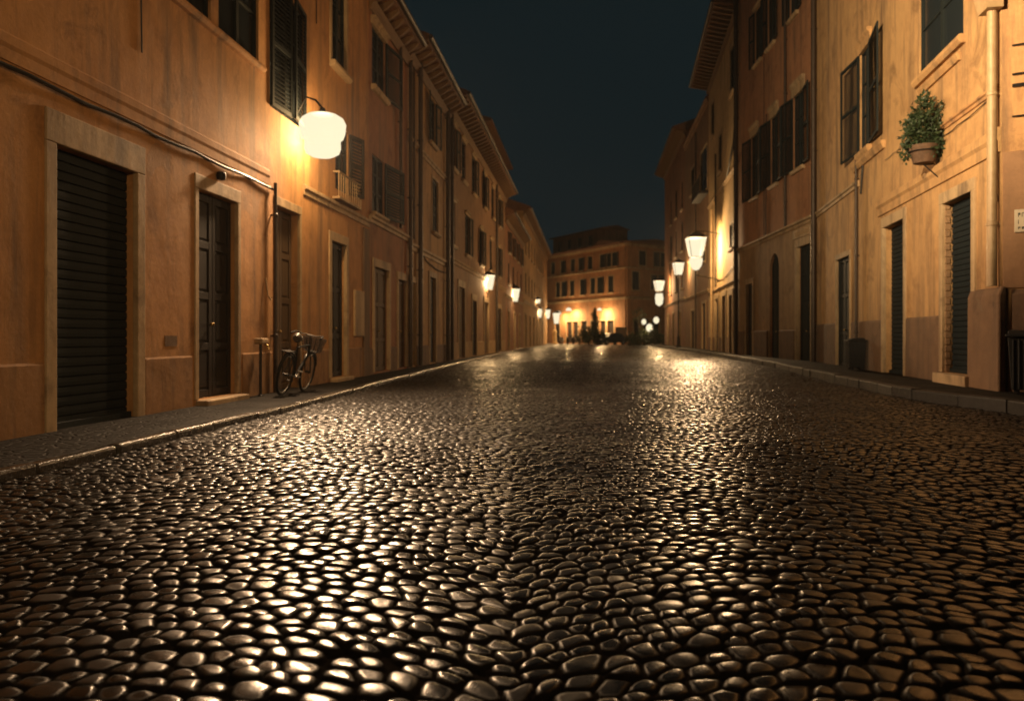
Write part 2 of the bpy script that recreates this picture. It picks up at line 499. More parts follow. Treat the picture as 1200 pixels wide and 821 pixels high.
# ------------------------------------------------------------------ facades
class Facade:
    """a straight street front; px/py helpers turn photo measurements into metres on this wall"""
    def __init__(self, o, u, outward):
        self.O = Vector((o[0], o[1], 0)); self.u = Vector((u[0], u[1], 0)).normalized()
        n = Vector((-self.u.y, self.u.x, 0))
        if n.dot(Vector((outward[0], outward[1], 0))) < 0: n = -n
        self.n = n
        self.root = None; self.fr = None; self.base = 0.0
    def s(self, px):
        k = (px - 600) / FOC
        return (k * self.O.y - self.O.x) / (self.u.x - k * self.u.y)
    def y(self, px): return self.O.y + self.s(px) * self.u.y
    def z(self, px, py): return CAM_H + (HORIZ - py) * self.y(px) / FOC
    def attach(self, root, s0=0.0):
        self.root = root
        self.fr = Frame((0, 0, 0), (1, 0))
        self.fr.o = self.O - root.location; self.fr.u = self.u; self.fr.n = self.n
        return self
    def world(self, s, n, z): return self.O + self.u * s + self.n * n + Vector((0, 0, z))

def building(fac, name, label, s_root, cat='building'):
    r = thing(name, label, cat, fac.world(s_root, 0, 0))
    fac.attach(r)
    return r

def wall(fac, s0, s1, z1, ops, mat, depth=6.0, z0=0.0, name='wall', parent=None, n0=0.0, caps=True):
    """ops: (a, b, zb, zt, reveal depth, arch?)"""
    mb = MB(fac.fr)
    S = sorted({s0, s1} | {v for o in ops for v in o[:2]})
    Z = sorted({z0, z1} | {v for o in ops for v in o[2:4]})
    for i in range(len(S) - 1):
        for j in range(len(Z) - 1):
            cs, cz = (S[i] + S[i + 1]) / 2, (Z[j] + Z[j + 1]) / 2
            if any(o[0] < cs < o[1] and o[2] < cz < o[3] for o in ops): continue
            mb.quad((S[i], n0, Z[j]), (S[i + 1], n0, Z[j]), (S[i + 1], n0, Z[j + 1]), (S[i], n0, Z[j + 1]))
    for o in ops:
        a, b, zb, zt, dp = o[:5]
        d = n0 - dp
        mb.quad((a, n0, zb), (a, d, zb), (a, d, zt), (a, n0, zt))
        mb.quad((b, n0, zb), (b, d, zb), (b, d, zt), (b, n0, zt))
        mb.quad((a, n0, zt), (a, d, zt), (b, d, zt), (b, n0, zt))
        mb.quad((a, n0, zb), (a, d, zb), (b, d, zb), (b, n0, zb))
        mb.quad((a, d, zb), (b, d, zb), (b, d, zt), (a, d, zt))
        if len(o) > 5 and o[5]:                        # arch spandrels fill the top corners
            r_ = (b - a) / 2; c = (a + b) / 2; zc = zt - r_
            arc = [(c + r_ * math.cos(x), zc + r_ * math.sin(x)) for x in np.linspace(0, math.pi / 2, 9)]
            mb.prism_n(arc + [(b, zt)], n0 - .001, d + .02)
            mb.prism_n([(2 * c - x, z) for x, z in arc] + [(a, zt)], n0 - .001, d + .02)
    D = n0 - depth
    if caps: mb.quad((s0, n0, z0), (s0, D, z0), (s0, D, z1), (s0, n0, z1))
    if caps: mb.quad((s1, n0, z0), (s1, D, z0), (s1, D, z1), (s1, n0, z1))
    mb.quad((s0, D, z0), (s1, D, z0), (s1, D, z1), (s0, D, z1))
    mb.quad((s0, n0, z1), (s1, n0, z1), (s1, D, z1), (s0, D, z1))
    return mb.build(name, mat, parent or fac.root, recalc=False)

def segs(s0, s1, blocks):
    out = []; c = s0
    for a, b in sorted(blocks):
        if b <= c or a >= s1: continue
        if a > c: out.append((c, a))
        c = max(c, b)
    if c < s1: out.append((c, s1))
    return out

def plinth(fac, s0, s1, z1, blocks, mat='plinth', n=.028, z0=0.0):
    for a, b in segs(s0, s1, blocks):
        if b - a < .06: continue
        MB(fac.fr).prism_s([(-.03, z0), (n, z0), (n, z1 - .04), (n - .022, z1), (-.03, z1)], a, b).build('plinth', mat, fac.root, bevel=.012)

def course(fac, s0, s1, z0, z1, n=.07, mat='stone', name='string_course', blocks=()):
    mb = MB(fac.fr); h = z1 - z0
    for a, b in segs(s0, s1, blocks):
        mb.prism_s([(-.03, z0), (n * .45, z0), (n * .5, z0 + h * .45), (n, z0 + h * .6), (n, z0 + h * .92), (n * .6, z1), (-.03, z1)], a, b)
    return mb.build(name, mat, fac.root, bevel=.006)

def surround(fac, d, a, b, zb, zt, w, n=.04, mat='stone', name='door_surround', top=None):
    mb = MB(fac.fr); top = w if top is None else top
    mb.box(a - w, a + .003, -.05, n, zb, zt)
    mb.box(b - .003, b + w, -.05, n, zb, zt)
    mb.box(a - w, b + w, -.05, n + .002, zt - .003, zt + top)
    return mb.build(name, mat, d, bevel=.012)

def add_door(fac, a, b, zb, zt, dep, style='panel', mat='dark_door', w=.16, sur=True, step=0.0, top=None, smat='stone', handle=True, sn=.04):
    mb = MB(fac.fr); n1 = -dep + .06
    if style == 'roller':
        mb.box(a + .004, b - .004, -dep + .008, n1 - .03, zb + .002, zt - .004)
        z = zb + .03
        while z < zt - .1:
            mb.prism_s([(n1 - .035, z), (n1 - .008, z + .006), (n1 - .004, z + .05), (n1 - .008, z + .096), (n1 - .035, z + .102)], a + .01, b - .01)
            z += .105
        mb.box(a + .006, b - .006, n1 - .02, n1 + .05, zb + .004, zb + .08)
    else:
        mb.box(a + .004, b - .004, -dep + .008, n1 - .03, zb + .002, zt - .004)
        mid = (a + b) / 2; fw = .10
        leaves = [(a + .01, mid - .006), (mid + .006, b - .01)] if (b - a) > 1.0 else [(a + .01, b - .01)]
        H = zt - zb
        rows = [0.0, .30, .66, 1.0] if style == 'panel' else [0.0, .24, .50, .76, 1.0]
        for l0, l1 in leaves:
            mb.box(l0, l0 + fw, n1 - .035, n1, zb + .01, zt - .01)
            mb.box(l1 - fw, l1, n1 - .035, n1, zb + .01, zt - .01)
            for r_ in rows:
                zc = zb + .06 + r_ * (H - .14)
                mb.box(l0 + fw, l1 - fw, n1 - .035, n1 - .002, zc - .05, zc + .06)
            for k in range(len(rows) - 1):
                za = zb + .06 + rows[k] * (H - .14) + .10; zb2 = zb + .06 + rows[k + 1] * (H - .14) - .09
                mb.box(l0 + fw + .04, l1 - fw - .04, n1 - .035, n1 - .012, za, zb2)
    d = mb.build('door', mat, fac.root, bevel=.006)
    if sur: surround(fac, d, a, b, zb, zt, w, sn, smat, top=top)
    if step:
        MB(fac.fr).box(a - w * .6, b + w * .6, -dep + .07, .18, 0.0, zb - .004).build('doorstep', 'stone', d, bevel=.02)
    if handle and style != 'roller':
        h = MB(fac.fr); hs = (a + b) / 2 - .07; hz = zb + 1.08
        h.lathe((hs, n1 + .035, hz - .03), [(.012, 0), (.03, .012), (.034, .03), (.03, .048), (.012, .06)], 12)
        h.tube([(hs, n1 - .01, hz), (hs, n1 + .03, hz)], .012, 8)
        h.build('handle', 'brass', d, smooth=True)
    return d

def shutter_mesh(mb, fr, L, z0, z1, th=.04):
    """louvred leaf from s=0 to s=L in its own frame"""
    old = mb.fr; mb.fr = fr; fw = min(.075, L * .18)
    mb.box(0, fw, 0, th, z0, z1); mb.box(L - fw, L, 0, th, z0, z1)
    H = z1 - z0
    for zz in (z0, z0 + H * .5 - fw / 2, z1 - fw):
        mb.box(fw, L - fw, .002, th - .002, zz, zz + fw)
    k = max(8, int(H / .075))
    for i in range(k):
        z = z0 + (i + .5) * H / k
        mb.add([(fw, .004, z + .035), (L - fw, .004, z + .035), (L - fw, th - .004, z - .02), (fw, th - .004, z - .02),
                (fw, .004, z + .043), (L - fw, .004, z + .043), (L - fw, th - .004, z - .012), (fw, th - .004, z - .012)],
               [(0, 1, 2, 3), (4, 5, 6, 7), (0, 1, 5, 4), (3, 2, 6, 7), (0, 3, 7, 4), (1, 2, 6, 5)])
    mb.fr = old

def add_window(fac, a, b, zb, zt, dep=.13, left=None, right=None, sw=None, sill=.10, lintel=0.0, frame=0.0, smat='shutter_dark', stone='stone', closed=False, sill_n=.14):
    """left / right: angle in degrees of a shutter swung from closed (180 lies flat on the wall)"""
    n1 = -dep
    mb = MB(fac.fr); fw = .06
    mb.box(a + .003, a + fw, n1 + .02, n1 + .09, zb + .003, zt - .003)
    mb.box(b - fw, b - .003, n1 + .02, n1 + .09, zb + .003, zt - .003)
    mb.box(a + fw, b - fw, n1 + .02, n1 + .088, zb + .003, zb + fw)
    mb.box(a + fw, b - fw, n1 + .02, n1 + .088, zt - fw, zt - .003)
    c = (a + b) / 2
    mb.box(c - .045, c + .045, n1 + .025, n1 + .095, zb + fw, zt - fw)
    for q in (.36, .68):
        z = zb + q * (zt - zb)
        mb.box(a + fw, c - .045, n1 + .03, n1 + .08, z - .018, z + .018)
        mb.box(c + .045, b - fw, n1 + .03, n1 + .08, z - .018, z + .018)
    win = mb.build('window', 'shutter_dark', fac.root)
    MB(fac.fr).box(a + .02, b - .02, n1 + .04, n1 + .055, zb + .02, zt - .02).build('pane', 'glass', win)
    sw = sw or (b - a) / 2
    if closed:
        for f0, L in ((a + .008, (b - a) / 2 - .012), (c + .004, (b - a) / 2 - .012)):
            m2 = MB(fac.fr); shutter_mesh(m2, fac.fr.sub(f0, -.09, 0), L, zb + .01, zt - .01); m2.build('shutter', smat, win)
    if left is not None:
        m2 = MB(fac.fr)
        f = fac.fr.sub(a - .005, .02, R(left)); shutter_mesh(m2, f, sw, zb + .01, zt - .01, -.04 if left > 90 else .04)
        m2.build('shutter', smat, win)
    if right is not None:
        m2 = MB(fac.fr)
        f = fac.fr.sub(b + .005, .02, R(180 - right)); shutter_mesh(m2, f, sw, zb + .01, zt - .01, .04 if right > 90 else -.04)
        m2.build('shutter', smat, win)
    if sill:
        m2 = MB(fac.fr)
        m2.prism_s([(-.06, zb - sill), (sill_n * .6, zb - sill), (sill_n, zb - sill * .55), (sill_n, zb - .02), (sill_n - .02, zb + .003), (-.06, zb + .003)], a - .12, b + .12)
        m2.build('sill', stone, win, bevel=.006)
    if lintel:
        m2 = MB(fac.fr)
        m2.prism_s([(-.04, zt - .003), (.05, zt - .003), (.06, zt + lintel * .6), (.13, zt + lintel * .8), (.13, zt + lintel), (-.04, zt + lintel)], a - .14, b + .14)
        m2.build('lintel', stone, win, bevel=.006)
    if frame:
        surround(fac, win, a, b, zb, zt, frame, .03, stone, name='window_surround')
    return win

def eave(fac, s0, s1, z, over=.6, depth=6.0, mat='eave'):
    mb = MB(fac.fr)
    mb.prism_s([(-.02, z + .004), (over, z + .18), (over + .04, z + .36), (over - .1, z + .42), (-depth / 2, z + 1.7), (-depth, z + .4), (-depth, z + .004)], s0, s1)
    rf = mb.build('roof', 'tile', fac.root)
    m2 = MB(fac.fr); s = s0 + .25
    while s < s1 - .1:
        m2.prism_s([(-.02, z - .20), (over * .5, z - .07), (over - .04, z + .10), (over - .04, z + .168), (-.02, z + .003)], s, s + .13)
        s += .62
    m2.prism_s([(-.02, z - .42), (.05, z - .42), (.10, z - .30), (.18, z - .21), (-.02, z - .21)], s0, s1)
    m2.build('eave', mat, rf)
    m3 = MB(fac.fr)
    m3.tube([(s0, over + .09, z + .27), (s1, over + .09, z + .27)], .075, 10)
    m3.build('gutter', 'pipe_dark', rf, smooth=True)
    return rf

def drainpipe(fac, s, z0, z1, r=.055, mat='pipe_dark', n=None):
    n = n or r + .05
    mb = MB(fac.fr).tube([(s, n, z0), (s, n, z1)], r, 12)
    z = z0 + 1.0
    while z < z1 - .2:
        mb.lathe((s, n, z), [(r + .004, -.03), (r + .014, -.02), (r + .014, .02), (r + .004, .03)], 12, cap=False)
        mb.box(s - .02, s + .02, -.02, n, z - .015, z + .015)
        z += 2.1
    return mb.build('drainpipe', mat, fac.root, smooth=True)

def cable(fac, pts, r=.012, name='cable', mat='iron'):
    return MB(fac.fr).tube(pts, r, 6).build(name, mat, fac.root, smooth=True)

# ================================================================== LEFT SIDE
UL = (0.0926, 1.0)
def left(): return Facade((-5.5, 0.0), UL, (1, -.0926))
F = left()
s = F.s; z = F.z

# --- the ochre house with the garage door (out past the frame's left edge)
building(F, 'ochre_house', 'long ochre house at the left edge with a tall dark garage door', 6)
x0, x1 = -19.0, s(432)
d1 = (s(65), s(160), .06, 3.05, .17)
d2 = (s(232), s(278), .15, 3.15, .16)
d3 = (s(323), s(351), .06, 3.38, .22)
d4 = (s(388), s(405), .15, 3.12, .14)
w1a = (s(196), s(247), 5.60, 7.9, .13); w1b = (s(256), s(303), 5.60, 7.9, .13)
w2 = (s(316), s(356), 5.05, 7.3, .2)
w3 = (s(388), s(405), 6.98, 9.0, .13)
w4 = (s(393), s(408), 4.30, 5.72, .13)
wl0 = (-3.2, -2.0, 5.6, 7.9, .13); dl0 = (1.2, 2.4, .15, 3.1, .3); wl1 = (3.2, 4.5, 5.6, 7.9, .13)
MB(F.fr).box(s(193), s(207), -.01, .006, .92, 1.06).build('repair_patch', 'plinth', F.root)
wall(F, x0, x1, 10.9, [d1, d2, d3, d4, w1a, w1b, w2, w3, w4, wl0, dl0, wl1], 'ochre')
eave(F, x0, x1, 10.9, .55)
add_door(F, *d1, 'roller', 'dark_door', w=.17, top=.34, sn=.02)
add_door(F, *d2, 'four', 'brown_door', w=.11, step=.15, top=.20, sn=.018)
add_door(F, *d3, 'four', 'old_door', w=.10, top=.16, sn=.018)
add_door(F, *d4, 'panel', 'brown_door', w=.17, step=.15, top=.20, sn=.03)
add_door(F, dl0[0], dl0[1], .15, 3.1, .30, 'four', 'brown_door', w=.12, step=.15)
bl = [(d[0] - .18, d[1] + .18) for d in (d1, d2, d3, d4, dl0)]
plinth(F, x0, x1, .80, bl, 'plinth_left', .014)
course(F, x0, s(315), 3.66, 3.93, .03, 'ochre')
course(F, s(355), x1, 3.80, 4.0, .07, 'stone')
add_window(F, *w1a[:4], sill=.10, sill_n=.1, stone='ochre')
add_window(F, *w1b[:4], sill=.10, sill_n=.1, stone='ochre')
add_window(F, *w2[:4], left=3, right=7, sill=.0, smat='shutter_dark')
add_window(F, *w3[:4], sill=.14, frame=.12)
wn4 = add_window(F, *w4[:4], right=165, sw=.62, sill=.0, smat='shutter_brown')
add_window(F, *wl0[:4], sill=.16, right=150, left=150, sw=.6); add_window(F, *wl1[:4], sill=.16)
# little balcony with bars below the window by the lamp
mb = MB(F.fr); a, b = w4[0] - .2, w4[1] + .55
mb.box(a, b, 0.0, .16, 4.04, 4.09)
mb.tube([(a, .02, 4.62), (a, .14, 4.62), (b, .14, 4.62), (b, .02, 4.62)], .022, 8)
q = a
while q < b + .01:
    mb.tube([(q, .14, 4.08), (q, .14, 4.62)], .010, 6); q += .17
mb.build('balcony', 'stone', F.root, smooth=True)
# cables, thin pipe, hook
def sag(s0, s1, za, zb, n=.03, k=14, dip=.05):
    return [(s0 + (s1 - s0) * i / k, n + .012 * math.sin(i * 2.1), za + (zb - za) * i / k - dip * math.sin(math.pi * i / k) + .012 * math.sin(i * 1.7)) for i in range(k + 1)]
cable(F, sag(x0 + 14, s(318), 3.60, 3.62, .035, 40, .02), .022)
cable(F, [(s(163), .015, 8.5), (s(163), .015, 6.0), (s(164.5), .015, 4.9), (s(165), .015, 4.55)], .010)
cable(F, [(s(370), .015, 9.8), (s(370), .015, 7.4)], .010)
drainpipe(F, s(317.5), .06, 3.72, .030, 'pipe_dark')
cable(F, [(s(310), .02, 2.05), (s(310), .06, 1.75), (s(313), .07, 1.68), (s(316), .04, 1.72)], .012, 'hook', 'stone')
MB(F.fr).lathe((s(255), .055, 3.44), [(.005, -.07), (.06, -.055), (.075, 0), (.06, .055), (.005, .07)], 16).build('number_plate', 'iron', F.root, smooth=True)
pl = MB(F.fr).box(s(414), s(425), -.01, .05, 1.05, 2.15); pl.build('meter_cabinet', 'stone', F.root, bevel=.015)
MB(F.fr).box(x1 - .55, x1 - .02, -.02, .04, 0, 3.74).build('pilaster', 'plinth', F.root, bevel=.012)

# --- terracotta house
F2 = left(); building(F2, 'terracotta_house', 'narrow terracotta house on the left just past the ochre house, two pale framed doorways', x1 + .01)
y0, y1 = x1 + .01, s(478)
e1 = (s(438), s(455), .12, 2.86, .13); e2 = (s(468), s(484) - .15, .12, 2.72, .26)
e2 = (s(466), s(476), .12, 2.72, .13)
v1 = (s(436), s(451), 7.5, 9.05, .13); v2 = (s(436), s(450), 4.25, 5.76, .13)
wall(F2, y0, y1, 9.75, [e1, e2, v1, v2], 'terracotta')
eave(F2, y0, y1, 9.75, .45)
add_door(F2, *e1, 'panel', 'old_door', w=.16, top=.22); add_door(F2, *e2, 'panel', 'old_door', w=.14, top=.22)
plinth(F2, y0, y1, .75, [(e[0] - .17, e[1] + .17) for e in (e1, e2)])
course(F2, y0, y1, 3.95, 4.14, .10)
add_window(F2, *v1[:4], right=172, sw=1.2, sill=.14, lintel=.2); add_window(F2, *v2[:4], right=172, sw=1.4, sill=.12)
drainpipe(F2, s(466), 4.2, 9.6, .045)
drainpipe(F2, y1 - .1, .1, 9.6, .06)

# --- apricot narrow house with deep eaves
F3 = left(); building(F3, 'apricot_house', 'slim apricot house on the left between two dark drainpipes, deep eaves', y1 + .01)
y2 = s(525)
e3 = (s(480), s(486), .12, 2.75, .13); e4 = (s(503), s(510), .12, 3.14, .13)
v3 = (s(503), s(510), 7.9, 9.5, .13); v4 = (s(506), s(513), 4.8, 6.7, .13); v5 = (s(481), s(484), 4.9, 9.0, .1)
wall(F3, y1 + .01, y2, 10.0, [e3, e4, v3, v4], 'sand')
eave(F3, y1 + .01, y2, 10.0, .62)
add_door(F3, *e3, 'panel', 'old_door', w=.14, top=.2); add_door(F3, *e4, 'panel', 'brown_door', w=.15, top=.2)
plinth(F3, y1 + .01, y2, .75, [(e[0] - .17, e[1] + .17) for e in (e3, e4)])
course(F3, y1 + .01, y2, 7.05, 7.25, .10); course(F3, y1 + .01, y2, 3.75, 4.0, .10)
add_window(F3, *v3[:4], left=170, right=170, sill=.12); add_window(F3, *v4[:4], closed=True, sill=.12, frame=.1)
drainpipe(F3, s(488.5), .1, 9.9, .075); drainpipe(F3, s(482), 4.1, 9.5, .035)
drainpipe(F3, s(521), .1, 9.9, .085); cable(F3, sag(s(493), s(523), 3.75, 3.55, .04, 12, .15), .02)

# --- brown house with a row of windows
F4 = left(); building(F4, 'brown_house', 'long dim reddish brown house on the left under heavy tiled eaves with two wall lanterns', y2 + .01)
y3 = s(592)
drs = [(s(537), s(544), .12, 3.2, .13), (s(553), s(558), .12, 2.8, .13), (s(567), s(572), .12, 2.9, .13), (s(583), s(587), .12, 2.8, .13)]
ws = [(s(p), s(p) + 1.15, 4.8, 6.6, .13) for p in (528, 545, 562, 574, 583)] + [(s(p), s(p) + 1.1, 8.0, 9.75, .13) for p in (529, 541, 553, 566, 576, 584)]
wall(F4, y2 + .01, y3, 10.45, drs + ws, 'brown')
eave(F4, y2 + .01, y3, 10.45, .75)
for i, d in enumerate(drs): add_door(F4, *d, 'panel', ('old_door', 'brown_door')[i % 2], w=.18, top=.3)
plinth(F4, y2 + .01, y3, .8, [(e[0] - .2, e[1] + .2) for e in drs], 'tan_base')
course(F4, y2 + .01, y3, 4.05, 4.3, .10, 'tan_base')
for i, d in enumerate(ws): add_window(F4, *d[:4], closed=(i % 3 == 1), left=172 if i % 3 == 2 else None, right=172 if i % 3 else None, sill=.14, lintel=.16)
drainpipe(F4, s(526.5), .1, 10.3, .07); drainpipe(F4, s(580), .1, 10.3, .07)

# --- taller block behind
F5 = left(); building(F5, 'tall_block', 'taller unlit block rising dark behind the brown house on the left', s(592))
F5.fr.o = F5.fr.o + F5.n * -1.4
ws5 = [(s(594) + i * 3.2, s(594) + i * 3.2 + 1.0, 13.0, 14.6, .13) for i in range(5)]
wall(F5, s(592), s(613), 15.6, ws5, 'dim', 5.0, z0=9.0)
for d in ws5: add_window(F5, *d[:4], closed=True, sill=.1)
MB(F5.fr).prism_s([(.5, 15.604), (.5, 15.8), (-2.5, 16.7), (-5.5, 15.8), (-5.5, 15.604)], s(592) - .3, s(613) + .3).build('roof', 'tile', F5.root)

# --- far left houses
F6 = left(); building(F6, 'low_house', 'far low brown house on the left beyond the brown house with lanterns', y3 + .01)
y4 = s(613)
ws6 = [(y3 + 2 + i * 3.6, y3 + 3.1 + i * 3.6, zz, zz + 1.5, .13) for i in range(6) for zz in (4.8, 7.0)]
dr6 = [(y3 + 1.8 + i * 4.6, y3 + 3.0 + i * 4.6, .1, 2.8, .13) for i in range(5)]
ws6 = [w_ for w_ in ws6 if w_[1] < y4 - .4]; dr6 = [w_ for w_ in dr6 if w_[1] < y4 - .4]
wall(F6, y3 + .01, y4, 9.2, ws6 + dr6, 'terracotta'); eave(F6, y3 + .01, y4, 9.2, .6)
for i, d in enumerate(ws6): add_window(F6, *d[:4], closed=i % 2 == 0, right=172 if i % 2 else None, sill=.14)
for d in dr6: add_door(F6, *d, 'panel', 'brown_door', w=.15, handle=False)
course(F6, y3 + .01, y4, 3.7, 3.95, .1)

F7 = left(); building(F7, 'pale_house', 'pale tall house closing the left row at the square, lit from below', y4 + .01)
y5 = s(641)
ws7 = [(y4 + 2.5 + i * 4.2, y4 + 3.7 + i * 4.2, zz, zz + 1.8, .13) for i in range(8) for zz in (5.0, 8.6)]
ws7 = [w_ for w_ in ws7 if w_[1] < y5 - .5]
dr7 = [(y4 + 2.5 + i * 5.5, y4 + 3.9 + i * 5.5, .1, 3.0, .13) for i in range(6)]
dr7 = [w_ for w_ in dr7 if w_[1] < y5 - .5]
wall(F7, y4 + .01, y5, 12.0, ws7 + dr7, 'sand'); eave(F7, y4 + .01, y5, 12.0, .6)
for i, d in enumerate(ws7): add_window(F7, *d[:4], closed=i % 3 != 0, sill=.14)
for d in dr7: add_door(F7, *d, 'panel', 'brown_door', w=.15, handle=False)
course(F7, y4 + .01, y5, 4.0, 4.3, .12)

# ================================================================== RIGHT SIDE
# --- apricot corner house
G = Facade((7.87, 12.9), (.181, 1), (-1, .181)); s = G.s
building(G, 'corner_house', 'apricot corner house at the right edge with three tall dark doorways and a hanging plant', 0)
xe = s(957)
d1 = (s(1140), s(1106), .36, 3.60, .20); d2 = (s(1060), s(1036), .16, 3.69, .22); d3 = (s(996.5), s(981), .16, 3.38, .10)
w1 = (s(1129), s(1077), 6.48, 9.2, .13); w2 = (s(1020), s(1008), 6.02, 8.7, .13)
w5 = (s(973) , s(965), 6.3, 8.7, .28)
wall(G, 0, xe, 15.0, [d1, d2, d3, w1, w2], 'ochre_right')
eave(G, 0, xe, 15.0, .5)
dd = add_door(G, *d1, 'roller', 'dark_door', w=.17, top=.22, step=.2)
# brick quoins seen in the reveal of the first doorway
mb = MB(G.fr); zz = .37; i = 0
while zz < 3.5:
    off = .0 if i % 2 else .05
    mb.box(d1[1] - .035 + .01 * (i % 2), d1[1] + .01, -.135 + off * .5, -.02, zz, min(zz + .115, 3.58)); zz += .13; i += 1
mb.build('brick_reveal', 'brick', dd, bevel=.01)
add_door(G, *d2, 'roller', 'dark_door', w=.15, top=.24)
add_door(G, *d3, 'panel', 'dark_door', w=.09, top=.16)
bl = [(d[0] - .17, d[1] + .17) for d in (d1, d2, d3)]
plinth(G, 1.2, xe, 1.46, bl, 'plinth')
MB(G.fr).prism_s([(-.03, 0), (.10, 0), (.09, 1.72), (.04, 1.85), (-.03, 1.85)], -.12, 1.19).build('corner_buttress', 'plinth', G.root, bevel=.03)
course(G, 0, s(1030), 4.02, 4.42, .09, 'ochre_right')
course(G, .1, s(1100), 5.02, 5.14, .07, 'ochre_side', 'ledge'); course(G, s(1007), xe, 5.15, 5.33, .10, 'stone', 'ledge')
add_window(G, *w1[:4], sill=.16, sill_n=.13, stone='ochre_right', lintel=.2)
MB(G.fr).prism_s([(-.03, 6.08), (.05, 6.08), (.09, 6.18), (.09, 6.23), (-.03, 6.23)], w1[0] + .1, w1[1] - .1).build('apron', 'ochre_right', G.root, bevel=.01)
add_window(G, *w2[:4], left=174, right=174, sw=1.45, sill=.2, sill_n=.13, stone='ochre_right', lintel=.35)
MB(G.fr).prism_s([(-.03, 5.62), (.05, 5.62), (.11, 5.74), (.11, 5.82), (-.03, 5.82)], w2[0] - 1.4, w2[1] + .6).build('apron', 'ochre_right', G.root, bevel=.01)
drainpipe(G, s(1007), .16, 6.0, .035, 'pipe_dark'); drainpipe(G, xe - .15, .16, 14.9, .085, 'pipe_dark')
cp = drainpipe(G, .05, 1.86, 6.35, .075, 'pipe_light', .12)
mb = MB(G.fr); mb.prism_s([(.02, 6.3), (.26, 6.3), (.34, 6.62), (.02, 6.62)], -.14, .24)
mb.tube([(.05, .12, 6.6), (.05, .14, 7.2), (-.1, .3, 7.6), (-.1, .45, 11.5)], .075, 12)
mb.build('rain_hopper', 'pipe_light', G.root, smooth=True)
MB(G.fr).tube([(s(1168), .05, 4.0), (s(1168), .05, 3.36), (s(1168) - .03, .09, 3.26)], [.045, .045, .06], 10).build('pipe_stub', 'pipe_dark', G.root, smooth=True)
cable(G, sag(s(1100), s(1170), 4.9, 5.0, .03, 10, .04), .009); cable(G, sag(s(1060), s(1038), 5.35, 5.3, .03, 8, .02), .007)
cable(G, [(s(1013), .03, 6.0), (s(1012), .03, 5.5), (s(1010), .03, 4.9)], .03)
# side face round the corner
GS = Facade((7.87, 12.9), (.82, -.57), (-.57, -.82)); GS.root = G.root
GS.fr = Frame((0, 0, 0), (1, 0)); GS.fr.o = GS.O - G.root.location; GS.fr.u = GS.u; GS.fr.n = GS.n
sw_ = (2.6, 3.8, 6.5, 8.6, .26)
wall(GS, 0.004, 7.5, 14.99, [sw_], 'ochre_side', .3, name='side_wall'); add_window(GS, *sw_[:4], sill=.16)
MB(GS.fr).prism_s([(-.03, 0), (.07, 0), (.07, 1.72), (.03, 1.80), (-.03, 1.80)], .14, 7.4).build('side_plinth', 'plinth', G.root, bevel=.02)
MB(GS.fr).box(.02, 7.4, -.03, .03, 1.82, 4.0).build('side_band', 'brown', G.root, bevel=.01)
for zz, r_ in ((5.68, .014), (5.22, .016), (5.04, .028), (4.55, .013)):
    cable(GS, sag(.15, 7.2, zz, zz - .12, .04, 14, .05), r_)

# --- dark red house
H = Facade((10.6, 28.1), (.0426, 1), (-1, .0426)); s = H.s
building(H, 'red_house', 'dark red house on the right with stone ground storey and arched doorway', .01)
xh = s(865.5)
d1 = (s(952), s(936), .16, 4.35, .12); d2 = (s(914), s(903), .16, 4.45, .12, True); d3 = (s(883.5), s(876), .16, 3.45, .12)
ws = [(s(942), s(930), 7.3, 10.1, .13), (s(911.5), s(903.5), 7.3, 10.1, .13), (s(888), s(880.5), 7.3, 10.1, .13)]
wu = [(s(935), s(926), 13.2, 15.6, .13), (s(908), s(900), 13.2, 15.6, .13), (s(892.5), s(885), 13.2, 15.6, .13)]
wall(H, .01, xh, 18.0, [d1, d2, d3] + ws + wu, 'red'); eave(H, .01, xh, 18.0, .7)
gm = MB(H.fr)
bks = [(d1[0] - .001, d1[1] + .001), (d2[0] - .001, d2[1] + .001), (d3[0] - .001, d3[1] + .001)]
for a, b in segs(.012, xh - .01, bks): gm.box(a, b, -.02, .035, 0, 5.1)
for dt in (d1, d3): gm.box(dt[0], dt[1], -.02, .035, dt[3] + .001, 5.1)
r_ = (d2[1] - d2[0]) / 2; c_ = (d2[0] + d2[1]) / 2; zc = d2[3] - r_
arc = [(c_ + r_ * math.cos(x), zc + r_ * math.sin(x)) for x in np.linspace(0, math.pi, 17)]
gm.prism_n(arc + [(d2[0], 5.1), (d2[1], 5.1)], -.02, .035)
gm.build('ground_storey', 'tan_base', H.root)
course(H, .01, xh, 5.1, 5.32, .16, 'stone')
add_door(H, *d1[:5], 'four', 'dark_door', w=.24, top=.3, sn=.085)
add_door(H, *d2[:5], 'four', 'dark_door', sur=False)
add_door(H, *d3[:5], 'panel', 'brown_door', w=.2, top=.25, sn=.085)
plinth(H, .01, xh, 1.3, [(d[0] - .26, d[1] + .26) for d in (d1, d2, d3)], 'plinth', .10)
pn = MB(H.fr).box(d1[0] - .2, d1[1] + .5, .03, .075, 4.68, 5.02); pnl = pn.build('name_panel', 'stone', H.root, bevel=.01)
mb = MB(H.fr); q = d1[0] + .1; rr = random.Random(4)
while q < d1[1] + .25:
    mb.box(q, q + .045, .07, .085, 4.76, 4.94)
    if rr.random() < .6: mb.box(q + .045, q + .10, .07, .085, rr.choice((4.76, 4.84, 4.90)), rr.choice((4.91, 4.94)))
    q += .17
mb.build('carved_lettering', 'tan_base', pnl)
for d in ws: add_window(H, *d[:4], left=172, right=172, sw=1.0, sill=.14, lintel=.5)
for d in wu: add_window(H, *d[:4], left=172, right=172, sw=.62, sill=.14, lintel=.16)
drainpipe(H, s(923), 5.3, 17.9, .05); drainpipe(H, xh - .12, .16, 17.9, .11)
